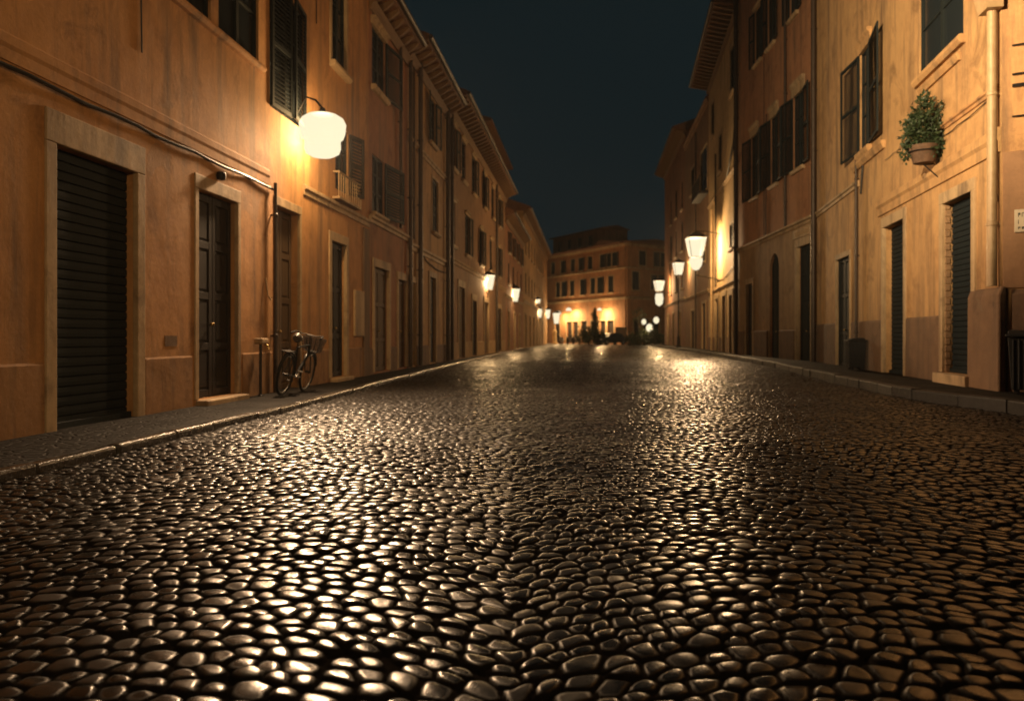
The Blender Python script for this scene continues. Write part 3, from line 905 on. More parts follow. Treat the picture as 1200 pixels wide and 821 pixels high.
cable(H, sag(s(899), s(898), 10.5, 5.3, .03, 12, 0), .016); cable(H, [(s(896), .03, 13.1), (s(896), .03, 5.4)], .012)

# --- lit cream house
I = Facade((11.08, 39.3), (.14, 1), (-1, .14)); s = I.s
building(I, 'cream_house', 'cream house on the right lit brightly by the big lantern, roof with a wide overhang', .01)
xi = s(830.5)
dr = [(s(858.5), s(855), .16, 3.2, .13), (s(851), s(847), .16, 3.3, .13), (s(842), s(838.5), .16, 3.3, .13)]
wi = [(s(861), s(856), 13.6, 16.0, .13), (s(860), s(855.5), 5.6, 6.9, .13), (s(846), s(842.5), 10.6, 12.8, .13), (s(837), s(834), 13.6, 15.8, .13)]
wall(I, .01, xi, 17.3, dr + wi, 'cream'); eave(I, .01, xi, 17.3, 1.15)
for i, d in enumerate(dr): add_door(I, *d, 'panel', ('brown_door', 'old_door', 'brown_door')[i], w=.28, top=.3)
for d in wi: add_window(I, *d[:4], closed=True, sill=.14, frame=.14)
plinth(I, .01, xi, 1.0, [(d[0] - .3, d[1] + .3) for d in dr])
course(I, .01, xi, 3.75, 3.9, .1); course(I, .01, xi, 9.4, 9.6, .1)
mb = MB(I.fr); mb.tube([(s(864), .06, 12.0), (s(861), .06, 10.8), (s(856), .06, 10.1), (s(853), .06, 9.6)], .06, 8); mb.build('cable', 'iron', I.root, smooth=True)
drainpipe(I, s(840.5), 4.0, 12.0, .05); drainpipe(I, s(836), .16, 9.0, .07, 'pipe_light')
cable(I, sag(s(860), s(840), 4.6, 4.4, .04, 12, .2), .02)

# --- far right pair
J = Facade((13.0, 53.0), (.103, 1), (-1, .103)); s = J.s
building(J, 'flat_roofed_house', 'far right brown house with a flat parapet and a high barred balcony window', .01)
xj = s(803)
wj = [(s(829), s(821), 10.9, 14.0, .13), (s(812), s(808), 7.0, 9.0, .13), (s(827), s(823), 6.2, 8.0, .13), (s(814), s(810), 12.0, 14.0, .13)]
dj = [(s(827), s(823), .16, 3.3, .13), (s(814), s(810), .16, 3.0, .13)]
wall(J, .01, xj, 16.9, wj + dj, 'brown')
course(J, .01, xj, 16.5, 16.95, .2, 'brown', 'parapet_cornice'); course(J, .01, xj, 4.0, 4.2, .1)
for i, d in enumerate(wj): add_window(J, *d[:4], closed=i % 2 == 1, sill=.16, frame=.12)
for d in dj: add_door(J, *d, 'panel', 'brown_door', w=.2, handle=False)
mb = MB(J.fr); a, b = wj[0][0] - .4, wj[0][1] + .4
mb.box(a, b, 0, .6, 10.55, 10.68)
mb.tube([(a, .02, 11.7), (a, .57, 11.7), (b, .57, 11.7), (b, .02, 11.7)], .03, 6)
q = a
while q < b + .01: mb.tube([(q, .57, 10.68), (q, .57, 11.7)], .016, 6); q += .2
mb.build('balcony', 'iron', J.root)
drainpipe(J, s(817), .16, 16, .06)

K_ = Facade((13.0, 53.0), (.103, 1), (-1, .103))
building(K_, 'far_eaved_house', 'farthest house of the right row with a steep wide eave against the sky', xj + .01)
xk = s(779)
wk = [(s(p), s(p) + 1.2, zz, zz + 2.4, .13) for p in (800, 793, 787) for zz in (5.2, 8.4, 12.0)]
dk = [(s(p), s(p) + 1.4, .16, 3.2, .13) for p in (798, 790, 784)]
wall(K_, xj + .01, xk, 18.2, wk + dk, 'terracotta'); eave(K_, xj + .01, xk, 18.2, .95)
for i, d in enumerate(wk): add_window(K_, *d[:4], closed=i % 2 == 0, left=172 if i % 2 else None, sill=.15)
for d in dk: add_door(K_, *d, 'panel', 'brown_door', w=.2, handle=False)
course(K_, xj + .01, xk, 4.1, 4.35, .12)

# ================================================================== END OF THE STREET
A, B, C = Vector((5.0, 125.0)), Vector((15.1, 105.0)), Vector((26.5, 114.0))
E = Facade(A, (B - A), (-.9, -.45)); s = E.s
building(E, 'corner_palazzo', 'orange three storey palazzo across the end of the street with lit ground floor', (B - A).length)
LE = (B - A).length
def row(fr_px, wd, z0, z1): return [(s(p), s(p) + wd, z0, z1, .3) for p in fr_px]
we = row((646, 657, 669, 678, 689, 703, 711, 717), 1.15, 10.5, 12.3) + row((651.5, 658, 668, 680, 692, 700, 713), 1.2, 7.0, 9.2)
we = [x for x in we if x[1] < LE - .3]
de = row((650, 664, 671, 681, 693, 702.5, 712), 1.5, .1, 3.2); de = [x for x in de if x[1] < LE - .3]
wall(E, 0, LE, 13.3, we + de, 'palazzo', .4, caps=False)
for i, d in enumerate(we): add_window(E, *d[:4], closed=i % 3 == 1, right=174 if i % 2 else None, sill=.2, frame=.14)
for i, d in enumerate(de): add_door(E, *d, 'panel', 'brown_door', w=.25, handle=False)
course(E, 0, LE, 9.95, 10.2, .2); course(E, 0, LE, 5.9, 6.3, .25); course(E, 0, LE, 12.95, 13.3, .35)
MB(E.fr).prism_s([(.9, 13.304), (.95, 13.5), (-5, 14.1), (-9, 13.6), (-9, 13.304)], -.3, LE - .45).build('roof', 'tile', E.root)
E2 = Facade(B, (C - B), (.6, -.9)); E2.root = E.root
E2.fr = Frame((0, 0, 0), (1, 0)); E2.fr.o = E2.O - E.root.location; E2.fr.u = E2.u; E2.fr.n = E2.n
s = E2.s; L2 = (C - B).length
we2 = [(s(p), s(p) + 1.3, a_, b_, .3) for p, a_, b_ in ((741, 7.2, 9.6), (763, 7.4, 9.3), (771, 7.4, 9.3), (766, 10.5, 12.4), (774, 10.5, 12.4), (749, 10.5, 12.4))]
de2 = [(s(p), s(p) + 1.6, .1, 3.3, .3) for p in (743, 752, 764)]
wall(E2, 0, L2, 13.29, we2 + de2, 'palazzo', .4, name='side_wall', caps=False)
for i, d in enumerate(we2): add_window(E2, *d[:4], closed=i % 2 == 1, sill=.2, frame=.14)
for d in de2: add_door(E2, *d, 'panel', 'brown_door', w=.25, handle=False)
course(E2, .02, L2, 9.95, 10.2, .2); course(E2, .02, L2, 5.9, 6.3, .25); course(E2, .02, L2, 12.95, 13.285, .35)
MB(E2.fr).prism_s([(.9, 13.30), (.95, 13.5), (-5, 14.1), (-6, 13.3)], -.35, L2 + .2).build('roof', 'tile', E.root)
# set-back rooftop storey
at = Facade(A + Vector((.5, 4)), (B - A), (-.9, -.45)); at.root = E.root
at.fr = Frame((0, 0, 0), (1, 0)); at.fr.o = at.O - E.root.location; at.fr.u = at.u; at.fr.n = at.n
wat = [(2 + i * 3.0, 3.1 + i * 3.0, 14.5, 16.0, .2) for i in range(4)]
wall(at, .5, LE - 7.0, 16.6, wat, 'terracotta', 4.0, z0=13.0, name='attic_storey', n0=-1.0)
atf = Frame(); atf.o = at.fr.o + at.n * -1.0; atf.u = at.u; atf.n = at.n; at.fr = atf
for d in wat: add_window(at, *d[:4], closed=True, sill=.1)
MB(at.fr).prism_s([(.6, 16.604), (.6, 16.75), (-2, 17.2), (-4.5, 16.604)], .2, LE - 6.7).build('roof', 'tile', E.root)

# ================================================================== LAMPS
def bulb(parent, loc, power, rad=.12):
    l = bpy.data.lights.new('bulb', 'POINT'); l.energy = power; l.color = LAMP_COL; l.shadow_soft_size = rad
    o = bpy.data.objects.new('bulb', l); COL.objects.link(o); o.parent = parent; o.location = loc
    return o

def spot(parent, loc, aim, power, cone, blend=1.0, rad=.2, col=None):  # aimed light added inside a lamp; the fixture itself has no reflector
    l = bpy.data.lights.new('added_spot', 'SPOT'); l.energy = power; l.color = col or LAMP_COL
    l.shadow_soft_size = rad; l.spot_size = R(cone); l.spot_blend = blend
    o = bpy.data.objects.new('added_spot', l); COL.objects.link(o); o.parent = parent; o.location = loc
    o.rotation_euler = Vector(aim).to_track_quat('-Z', 'Y').to_euler()
    return o

def drum_lamp(loc, arm, label, power):
    """wide frosted drum over a narrower bowl, on an iron arm; arm = vector to the wall"""
    r = thing('wall_lamp', label, 'street lamp', loc, group='large drum lamps on the left wall')
    MB().lathe((0, 0, 0), [(.12, .285), (.28, .27), (.39, .20), (.44, .10), (.425, -.06), (.385, -.17), (.338, -.2)], 40, cap=False).build('drum_shade', 'lamp', r, smooth=True)
    MB().lathe((0, 0, 0), [(.336, -.204), (.342, -.36), (.31, -.45), (.20, -.51), (.01, -.53)], 40, cap=False).build('bowl', 'lamp', r, smooth=True)
    MB().lathe((0, 0, 0), [(.01, .43), (.05, .40), (.06, .34), (.15, .31), (.20, .278), (.01, .285)], 20).build('cap', 'iron', r, smooth=True)
    a = Vector(arm)
    MB().tube([tuple(a + Vector((0, 0, .25))), tuple(a * .6 + Vector((0, 0, .62))), tuple(a * .25 + Vector((0, 0, .56))), (0, 0, .40)], .022, 8).build('bracket', 'iron', r, smooth=True)
    bulb(r, (0, 0, -.05), power, .22)
    return r

def lantern(loc, arm, label, power, wd=.6, ht=.7, group='street lanterns along the street', below=True, name='wall_lantern'):
    """four sided lantern, wide at the top, on a bracket"""
    r = thing(name, label, 'street lamp', loc, group=group)
    t_, b_ = wd / 2, wd * .30; h = ht / 2
    m = MB(); P = [(x * b_, y * b_, -h) for x, y in ((-1, -1), (1, -1), (1, 1), (-1, 1))] + [(x * t_, y * t_, h) for x, y in ((-1, -1), (1, -1), (1, 1), (-1, 1))]
    m.add(P, [(0, 1, 5, 4), (1, 2, 6, 5), (2, 3, 7, 6), (3, 0, 4, 7), (0, 1, 2, 3)]); m.build('glass', 'lamp', r, recalc=False)
    m = MB()
    for k in range(4):
        m.tube([P[k], P[k + 4]], .010 + .006 * wd, 6); m.tube([P[k], P[(k + 1) % 4]], .010 + .006 * wd, 6); m.tube([P[k + 4], P[(k + 1) % 4 + 4]], .010 + .008 * wd, 6)
    m.build('lantern_frame', 'iron', r)
    m = MB(); q = t_ * 1.12
    m.add([(-q, -q, h + .01), (q, -q, h + .01), (q, q, h + .01), (-q, q, h + .01), (-q * .3, -q * .3, h + wd * .3), (q * .3, -q * .3, h + wd * .3), (q * .3, q * .3, h + wd * .3), (-q * .3, q * .3, h + wd * .3)],
          [(0, 1, 2, 3), (4, 5, 6, 7), (0, 1, 5, 4), (1, 2, 6, 5), (2, 3, 7, 6), (3, 0, 4, 7)])
    m.lathe((0, 0, h + wd * .3), [(.05, 0), (.07, .05), (.03, .10), (.01, .18)], 10)
    m.build('cap', 'iron', r)
    if arm is not None:
        a = Vector(arm); m = MB()
        m.tube([tuple(a + Vector((0, 0, -h - .1))), tuple(a * .5 + Vector((0, 0, -h - .22))), (0, 0, -h - .16), (0, 0, -h)], .03, 8)
        m.tube([tuple(a + Vector((0, 0, -h - .65))), tuple(a * .55 + Vector((0, 0, -h - .36))), tuple(a * .3 + Vector((0, 0, -h - .2)))], .02, 8)
        m.build('bracket', 'iron', r, smooth=True)
    bulb(r, (0, 0, .02), power, wd * .28)
    return r

def at_px(px, py, Y): return Vector(((px - 600) / FOC * Y, Y, CAM_H + (HORIZ - py) * Y / FOC))

p = at_px(378, 152, 15.2)
armA = Vector((wallL(15.2) - p.x - .02, 0, 0))
r1 = drum_lamp(p, armA, 'glowing wide drum lamp with a bowl beneath, on the ochre wall above the third doorway', P_BIG)
spot(r1, (0, 0, -.05), (.66, -.58, -.48), P_BIG_DOWN, 144, .9, .22, (1.0, 0.65, 0.37))  # added to brighten the streak on the road without bleaching the wall
# street lamps beyond the picture's edges that light the two nearest facades, as the photograph shows
yo = 4.3
lo = Vector((wallL(yo) + .75, yo, 7.2))
r2 = drum_lamp(lo, (-.77, 0, 0), 'drum lamp on the ochre wall behind the viewer, out of the picture', 200)
spot(r2, (0, 0, -.05), Vector((8.7, 16.0, 8.6)) - lo, P_OFF_L / .12, 54, 1, .22, OFF_COL)

def left_lantern(px, py, Y, wd, ht, label, power):
    p = at_px(px, py, Y); lantern(p, (wallL(Y) - p.x, 0, 0), label, power, wd, ht)
left_lantern(573, 331, 44.0, .68, .80, 'glowing lantern on the brown house wall, nearest of the left row of lanterns', P_WALL * 1.8)
left_lantern(602.5, 346, 60.0, .90, .95, 'glowing lantern at the end of the brown house, second of the left row', P_WALL * 2)
left_lantern(630, 353, 88.0, .70, .45, 'small flat bright lantern high on the pale far left house', P_FAR)
left_lantern(632.5, 367, 92.0, .55, 1.0, 'slim lantern below the flat one on the pale far left house', P_FAR)
left_lantern(642, 368, 108.0, .7, 1.2, 'slim lantern at the far end of the pale left house', P_FAR)

# right: the large double lantern
p = at_px(815.5, 290, 47.0)
r = lantern(p, None, 'largest lantern on the right, bright over a smaller bowl, on the cream house', P_WALL * 7, 1.05, 1.12)
MB().lathe((0, 0, 0), [(.36, -.62), (.40, -.75), (.33, -1.05), (.18, -1.28), (.02, -1.34)], 20, cap=False).build('bowl', 'lamp', r, smooth=True)
aw = wallR(47.0) - p.x
spot(r, (0, 0, -.2), (-.30, -.92, -.16), P_WALL * 7.5, 75, .9, .3, (1.0, 0.65, 0.37))  # extra light down the street, added for its streak on the setts
MB().tube([(aw, 0, -1.9), (aw * .5, 0, -1.75), (0, 0, -1.6), (0, 0, -1.34)], .035, 8).tube([(aw, 0, .8), (aw * .4, 0, .95), (0, 0, .95)], .03, 8).build('bracket', 'iron', r, smooth=True)

def post_lamp(px, py, Y, wd, ht, label, power, base=PZR):
    p = at_px(px, py, Y)
    r = lantern(p, None, label, power, wd, ht, group='lantern posts along the street', name='lamp_post')
    hb = p.z - base - ht / 2
    m = MB().lathe((0, 0, -p.z + base), [(.20, 0), (.20, .12), (.13, .2), (.11, .8), (.07, .95), (.055, 1.1), (.045, hb - .3), (.09, hb - .22), (.04, hb - .15), (.07, hb)], 14)
    m.build('post', 'iron', r, smooth=True)
    return r
lo = Vector((6.3, -8.0, 6.0))
r3 = lantern(lo, None, 'lantern post on the right pavement behind the viewer, out of the picture', 200, .82, .95, group='lantern posts along the street', name='lamp_post')
MB().lathe((0, 0, -6.0 + PZR), [(.20, 0), (.20, .12), (.13, .2), (.11, .8), (.07, .95), (.055, 1.1), (.045, 5.0), (.09, 5.1), (.04, 5.2), (.07, 5.36)], 14).build('post', 'iron', r3, smooth=True)
spot(r3, (0, 0, 0), Vector((-4.6, 9.0, 5.6)) - lo, P_OFF_R / .12, 62, 1, .2)
post_lamp(795, 315, 64.0, .82, .95, 'lantern on a tall slim post left of the largest right lantern', P_WALL * 1.6)
p = at_px(772.5, 335, 80.0)
r = lantern(p, (wallR(80.0) - p.x, 0, 0), 'far right lantern with a second bright glass hanging under it, at the square', P_WALL * 4.5, 1.0, 1.0)
MB().lathe((0, 0, 0), [(.34, -.75), (.42, -1.2), (.34, -1.8), (.05, -2.0)], 16, cap=False).build('lower_glass', 'lamp', r, smooth=True)
post_lamp(652, 373, 112.0, 1.0, 1.5, 'lantern post at the far left corner of the square', P_FAR * 1.4, 0.0)

def sconce(px, py, wd, label, power):
    k = (px - 600) / FOC; s_ = E.s(px); Y = E.y(px)
    p = E.world(s_, 1.3, CAM_H + (HORIZ - py) * Y / FOC)
    r = thing('wall_sconce', label, 'wall lamp', p, group='sconces on the palazzo ground floor')
    MB().lathe((0, 0, 0), [(wd * .5, -wd * .25), (wd * .42, wd * .1), (wd * .1, wd * .3)], 14, cap=False).build('shade', 'lamp', r, smooth=True)
    MB(Frame((0, 0, 0), (E.n.x, E.n.y))).tube([(-1.32, 0, wd * .3), (-.3, 0, wd * .5), (0, 0, wd * .3)], .03, 6).build('bracket', 'iron', r)
    bulb(r, (0, 0, -wd * .2), power, .2)
sconce(663, 366.5, .9, 'flat sconce on the palazzo, leftmost of its lit ground floor', P_FAR * .7)
sconce(675.5, 362.5, .9, 'sconce on the palazzo between the flat one and the cypress', P_FAR * 1.2)
sconce(712, 362.5, .7, 'small sconce on the palazzo right of the cypress', P_FAR * 1.5)

# three small globes on one branching post at the square
p = at_px(763, 383, 94.0)
r = thing('globe_lamp', 'branching lamp post with three small globes among the shrubs at the square', 'street lamp', (p.x, p.y, 0))
offs = [(-.85, 0, 2.75), (-.2, 0, 2.05), (.6, 0, 2.95)]
m = MB().tube([(0, .1, 0), (0, .1, 2.1)], .06, 8)
for ox, oy, oz in offs: m.tube([(0, .1, 1.5), (ox * .6, .05, oz - .6), (ox, oy, oz - .3)], .03, 6)
m.build('post', 'iron', r)
for k, (ox, oy, oz) in enumerate(offs):
    rr_ = (.28, .40, .34)[k]
    MB().lathe((ox, oy, oz), [(rr_ * math.cos(a), rr_ * 1.2 * math.sin(a)) for a in np.linspace(-1.5, 1.5, 9)], 14, cap=False).build('globe', 'lamp', r, smooth=True)
bulb(r, offs[1], P_FAR * .8, .2); bulb(r, offs[2], P_FAR * .6, .2)

# ================================================================== OBJECTS
# --- bicycle leaning on the ochre wall
def bicycle(loc, rz, lean):
    r = thing('bicycle', 'dark old bicycle with a basket leaning beside the third doorway on the left', 'bicycle', loc)
    r.rotation_euler = (lean, 0, rz)
    R_ = .34
    def wheel(cx):
        m = MB(); pts = [(cx + R_ * math.cos(a), 0, R_ + R_ * math.sin(a)) for a in np.linspace(0, 2 * math.pi, 37)[:-1]]
        m.tube(pts, .021, 8, closed=True); wv = m.build('wheel', 'rubber', r, smooth=True)
        m = MB(); rp = R_ - .03
        m.tube([(cx + rp * math.cos(a), 0, R_ + rp * math.sin(a)) for a in np.linspace(0, 2 * math.pi, 37)[:-1]], .011, 6, closed=True)
        for k in range(18):
            a = k * 2 * math.pi / 18
            m.tube([(cx, .02 * (-1) ** k, R_), (cx + rp * math.cos(a), 0, R_ + rp * math.sin(a))], .0022, 4)
        m.tube([(cx, -.05, R_), (cx, .05, R_)], .022, 8); m.build('rim', 'dull_rim', wv, smooth=True)
        m = MB(); g_ = R_ + .045
        m.tube([(cx + g_ * math.cos(a), 0, R_ + g_ * math.sin(a)) for a in np.linspace(R(15), R(170), 18)], .02, 6); m.build('mudguard', 'bike', r, smooth=True)
    wheel(-.53); wheel(.53)
    bb = (-.08, 0, .29); st = (-.24, 0, .80); hd = (.33, 0, .84); hd2 = (.37, 0, .68)
    m = MB(); m.tube([bb, st], .017, 8); m.tube([st, hd], .016, 8); m.tube([bb, hd2], .019, 8); m.tube([hd, hd2], .022, 8)
    for y in (-.05, .05):
        m.tube([bb, (-.53, y, R_)], .010, 6); m.tube([st, (-.53, y, R_)], .009, 6)
    m.build('frame', 'bike', r, smooth=True)
    m = MB()
    for y in (-.05, .05): m.tube([(.385, y, .64), (.44, y, .50), (.53, y, R_)], .012, 6)
    m.build('fork', 'bike', r, smooth=True)
    m = MB(); m.tube([hd, (.30, 0, 1.0)], .014, 8)
    m.tube([(.08, -.27, 1.0), (.22, -.25, 1.04), (.32, -.1, 1.01), (.32, .1, 1.01), (.22, .25, 1.04), (.08, .27, 1.0)], .012, 8)
    m.build('handlebar', 'dull_rim', r, smooth=True)
    m = MB()
    for y in (-1, 1): m.tube([(.19, y * .255, 1.03), (.06, y * .272, 1.0)], .018, 8)
    m.build('grip', 'rubber', r, smooth=True)
    m = MB(); m.tube([st, (-.27, 0, .93)], .013, 8)
    m.tube([(-.40, 0, .965), (-.34, 0, .97), (-.26, 0, .965), (-.16, 0, .955), (-.10, 0, .95)], [.05, .085, .07, .035, .022], 12)
    m.build('saddle', 'leather', r, smooth=True)
    m = MB(); m.tube([(bb[0], -.06, .29), (bb[0], .06, .29)], .02, 8)
    m.lathe((bb[0], 0, .29), [(.02, -.005), (.09, -.005), (.09, .005), (.02, .005)], 18)
    m.tube([(bb[0], .06, .29), (bb[0] + .12, .07, .18)], .012, 6); m.tube([(bb[0], -.06, .29), (bb[0] - .12, -.07, .40)], .012, 6)
    m.box(bb[0] + .08, bb[0] + .16, .07, .16, .165, .19); m.box(bb[0] - .16, bb[0] - .08, -.16, -.07, .39, .415)
    m.build('crank', 'steel', r)
    m = MB(); bx, bz = .52, .72
    for k in range(7):
        f = k / 6; hw, hd_ = .13 + .05 * f, .10 + .04 * f; zz = bz + .24 * f
        m.tube([(bx - hd_, -hw, zz), (bx + hd_, -hw, zz), (bx + hd_, hw, zz), (bx - hd_, hw, zz)], .008, 5, closed=True)
    for x, y in [(a, b) for a in (-1, -.33, .33, 1) for b in (-1, 1)] + [(a, b) for a in (-1, 1) for b in (-.5, 0, .5)]:
        m.tube([(bx + x * .10, y * .13, bz), (bx + x * .14, y * .18, bz + .24)], .007, 5)
    m.box(bx - .10, bx + .10, -.13, .13, bz - .006, bz + .004)
    m.build('basket', 'wicker', r)
    m = MB(); m.box(-.80, -.40, -.07, .07, .735, .75)
    for y in (-.06, .06): m.tube([(-.72, y, .74), (-.53, y, R_ + .02)], .006, 5)
    m.build('rear_rack', 'iron', r)
    return r
yb = 13.95
bicycle((wallL(yb) + .40, yb, PZL + .018), math.atan2(1, .0926), R(12))

# --- standpipe with tap box
ys = 13.2
r = thing('standpipe', 'thin iron standpipe with a small tap box against the ochre wall, left of the bicycle', 'standpipe', (wallL(ys) + .14, ys, PZL))
MB().tube([(0, 0, 0), (0, 0, .86)], .024, 8).lathe((0, 0, 0), [(.05, 0), (.05, .02), (.03, .04)], 10).build('post', 'iron', r, smooth=True)
MB().box(-.07, .07, -.14, .22, .86, .96).build('tap_box', 'stone', r, bevel=.025)
MB().tube([(0, .12, .88), (.08, .12, .84), (.10, .12, .78)], .014, 8).build('tap', 'brass', r, smooth=True)

# --- hanging plant on the right house
def leaves(center, radii, count, size, rng, droop=0.0, solid=.55):
    P, Fc = [], []
    for _ in range(count):
        while True:
            v = Vector((rng.uniform(-1, 1), rng.uniform(-1, 1), rng.uniform(-1, 1)))
            if solid ** 2 < v.length_squared < 1 or (v.length_squared < 1 and rng.random() < .3): break
        lump = 1 + .22 * math.sin(v.x * 5 + v.z * 4) + .14 * math.sin(v.y * 7 - v.z * 6)
        c = Vector((v.x * radii[0], v.y * radii[1], v.z * radii[2])) * lump + Vector(center)
        d = Vector((rng.gauss(v.x, .6), rng.gauss(v.y, .6), rng.gauss(v.z * .5 + .2 - droop, .6))).normalized()
        sd = d.cross(Vector((rng.gauss(0, 1), rng.gauss(0, 1), rng.gauss(0, 1)))).normalized()
        L = size * rng.uniform(.6, 1.4); k = len(P); up = d.cross(sd) * L * .12
        P += [c, c + d * L * .5 + sd * L * .28 + up, c + d * L, c + d * L * .5 - sd * L * .28 + up]
        Fc.append((k, k + 1, k + 2, k + 3))
    return P, Fc
rng = random.Random(12)
pp = G.world(G.s(1102), .30, 4.42)
r = thing('hanging_plant', 'bushy green plant in a terracotta pot on a bracket high on the right wall', 'plant', pp)
MB().lathe((0, 0, 0), [(.10, 0), (.19, .02), (.25, .22), (.28, .30), (.28, .36), (.245, .36), (.22, .31)], 22).build('pot', 'terracotta_pot', r, smooth=True)
m = MB(); nn = G.n
for cx, cy, cz, rx, rz_, n_, dr in ((0, 0, .66, .30, .30, 700, 0), (.06, 0, .95, .20, .26, 380, -.2), (-.10, .05, .84, .20, .28, 320, 0), (.03, 0, 1.24, .10, .18, 110, -.4),
                                (-.22, .05, .52, .16, .20, 240, .6), (.24, -.08, .58, .17, .26, 300, .5), (.30, -.1, .34, .10, .22, 130, 1.0), (-.30, .08, .28, .10, .20, 110, 1.0), (.10, -.2, .36, .14, .20, 170, .9)):
    m.add(*leaves((cx, cy, cz), (rx, rx, rz_), n_, .082, rng, dr, .45), raw=True)
for k in range(16):
    a_ = rng.uniform(0, 6.28); b_ = rng.uniform(.28, .42)
    P0 = Vector((.1 * math.cos(a_), .1 * math.sin(a_), .35)); P1 = Vector((b_ * math.cos(a_), b_ * math.sin(a_), rng.uniform(.15, 1.35)))
    m.tube([tuple(P0), tuple(P0.lerp(P1, .5) + Vector((0, 0, .1))), tuple(P1)], [.008, .006, .003], 5)
    m.add(*leaves(tuple(P1), (.06, .06, .07), 12, .07, rng, .3, .2), raw=True)
m.build('foliage', 'leaf', r, recalc=False)
m = MB(); a = -Vector((nn.x, nn.y, 0)) * .30
m.tube([tuple(.29 * Vector((math.cos(q), math.sin(q), 0)) + Vector((0, 0, .24))) for q in np.linspace(0, 2 * math.pi, 25)[:-1]], .012, 6, closed=True)
m.tube([tuple(a), (0, 0, -.01)], .014, 6); m.tube([tuple(a + Vector((0, 0, .24))), tuple(a * .9 + Vector((0, 0, .24)))], .014, 6); m.tube([tuple(a + Vector((0, 0, -.3))), (0, 0, -.01)], .012, 6)
m.build('bracket', 'iron', r, smooth=True)

# --- street name plaque on the side face (its letters are worn past reading)
pz = GS.world(.40, .036, 2.70)
r = thing('street_plaque', 'pale stone street plaque with worn dark letters on the wall at the right edge', 'sign', pz)
fr = Frame((0, 0, 0), (GS.u.x, GS.u.y), (GS.n.x, GS.n.y))
MB(fr).box(-.22, .34, 0, .03, 0, .36).build('slab', 'sign', r, bevel=.008)
m = MB(fr); rr = random.Random(9)
for zz in (.24, .13, .045):
    q = -.17
    while q < .28:
        h_ = .065 if zz > .05 else .04
        m.box(q, q + .010, .028, .033, zz, zz + h_)
        if rr.random() < .75: m.box(q + .010, q + .032, .028, .033, zz + rr.choice((0, h_ * .45, h_ - .012)), zz + rr.choice((h_ * .45 + .012, h_)) if False else zz + h_)
        q += rr.choice((.045, .05, .085))
m.build('lettering', 'ink', r)

# --- bins
def ribbed_bin(loc, rz, w_, d_, h_, label):
    r = thing('waste_bin', label, 'bin', loc, rz)
    m = MB(); m.add([(-w_ / 2 * .88, -d_ / 2 * .88, .06), (w_ / 2 * .88, -d_ / 2 * .88, .06), (w_ / 2 * .88, d_ / 2 * .88, .06), (-w_ / 2 * .88, d_ / 2 * .88, .06),
                     (-w_ / 2, -d_ / 2, h_ * .88), (w_ / 2, -d_ / 2, h_ * .88), (w_ / 2, d_ / 2, h_ * .88), (-w_ / 2, d_ / 2, h_ * .88)],
                    [(0, 1, 2, 3), (4, 5, 6, 7), (0, 1, 5, 4), (1, 2, 6, 5), (2, 3, 7, 6), (3, 0, 4, 7)])
    for k in range(9):
        x = -w_ * .40 + k * w_ * .1
        m.add([(x - .015, -d_ / 2 * .89 - .012, .08), (x + .015, -d_ / 2 * .89 - .012, .08), (x + .015, -d_ / 2 - .012, h_ * .84), (x - .015, -d_ / 2 - .012, h_ * .84),
               (x - .015, -d_ / 2 * .86, .08), (x + .015, -d_ / 2 * .86, .08), (x + .015, -d_ / 2 * .97, h_ * .84), (x - .015, -d_ / 2 * .97, h_ * .84)],
              [(0, 1, 2, 3), (4, 5, 6, 7), (0, 1, 5, 4), (1, 2, 6, 5), (2, 3, 7, 6), (3, 0, 4, 7)])
    m.build('body', 'bin', r, bevel=.012)
    m = MB(); m.box(-w_ / 2 - .03, w_ / 2 + .03, -d_ / 2 - .04, d_ / 2 + .03, h_ * .885, h_ * .93)
    m.prism_s([(-d_ / 2, h_ * .93), (d_ / 2, h_ * .93), (d_ / 2 - .06, h_), (-d_ / 2 + .1, h_ * .98)], -w_ / 2, w_ / 2)
    m.build('lid', 'bin', r, bevel=.012)
    for sx in (-1, 1):
        MB().tube([(sx * w_ * .36 - .03, d_ * .3, .06), (sx * w_ * .36 + .03, d_ * .3, .06)], .06, 14).build('wheel', 'rubber', r, smooth=True)
        MB().box(sx * w_ * .36 - .03, sx * w_ * .36 + .03, -d_ * .36, -d_ * .22, 0, .065).build('foot', 'rubber', r)
    return r
pb = GS.world(.5, .42, PZR + .015)
ribbed_bin(pb, math.atan2(GS.u.y, GS.u.x), .75, .6, .98, 'dark ribbed bin cut off by the right edge, standing below the plaque')
pb = G.world(G.s(1018), .32, PZR + .015)
ribbed_bin(pb, math.atan2(G.n.x, -G.n.y), .42, .42, .84, 'small dark bin against the right wall between the second and third doorways')

# --- square: stone post, scooters, car, shrubs, cypress, kiosk board
p = at_px(650, 400, 111.0)
r = thing('stone_post', 'pale short stone post at the far end of the left kerb', 'post', (p.x, p.y, 0))
MB().lathe((0, 0, 0), [(.42, 0), (.42, .2), (.30, .3), (.27, 1.5), (.33, 1.6), (.33, 1.75), (.12, 2.0), (.02, 2.05)], 16).build('shaft', 'cream', r, smooth=True)

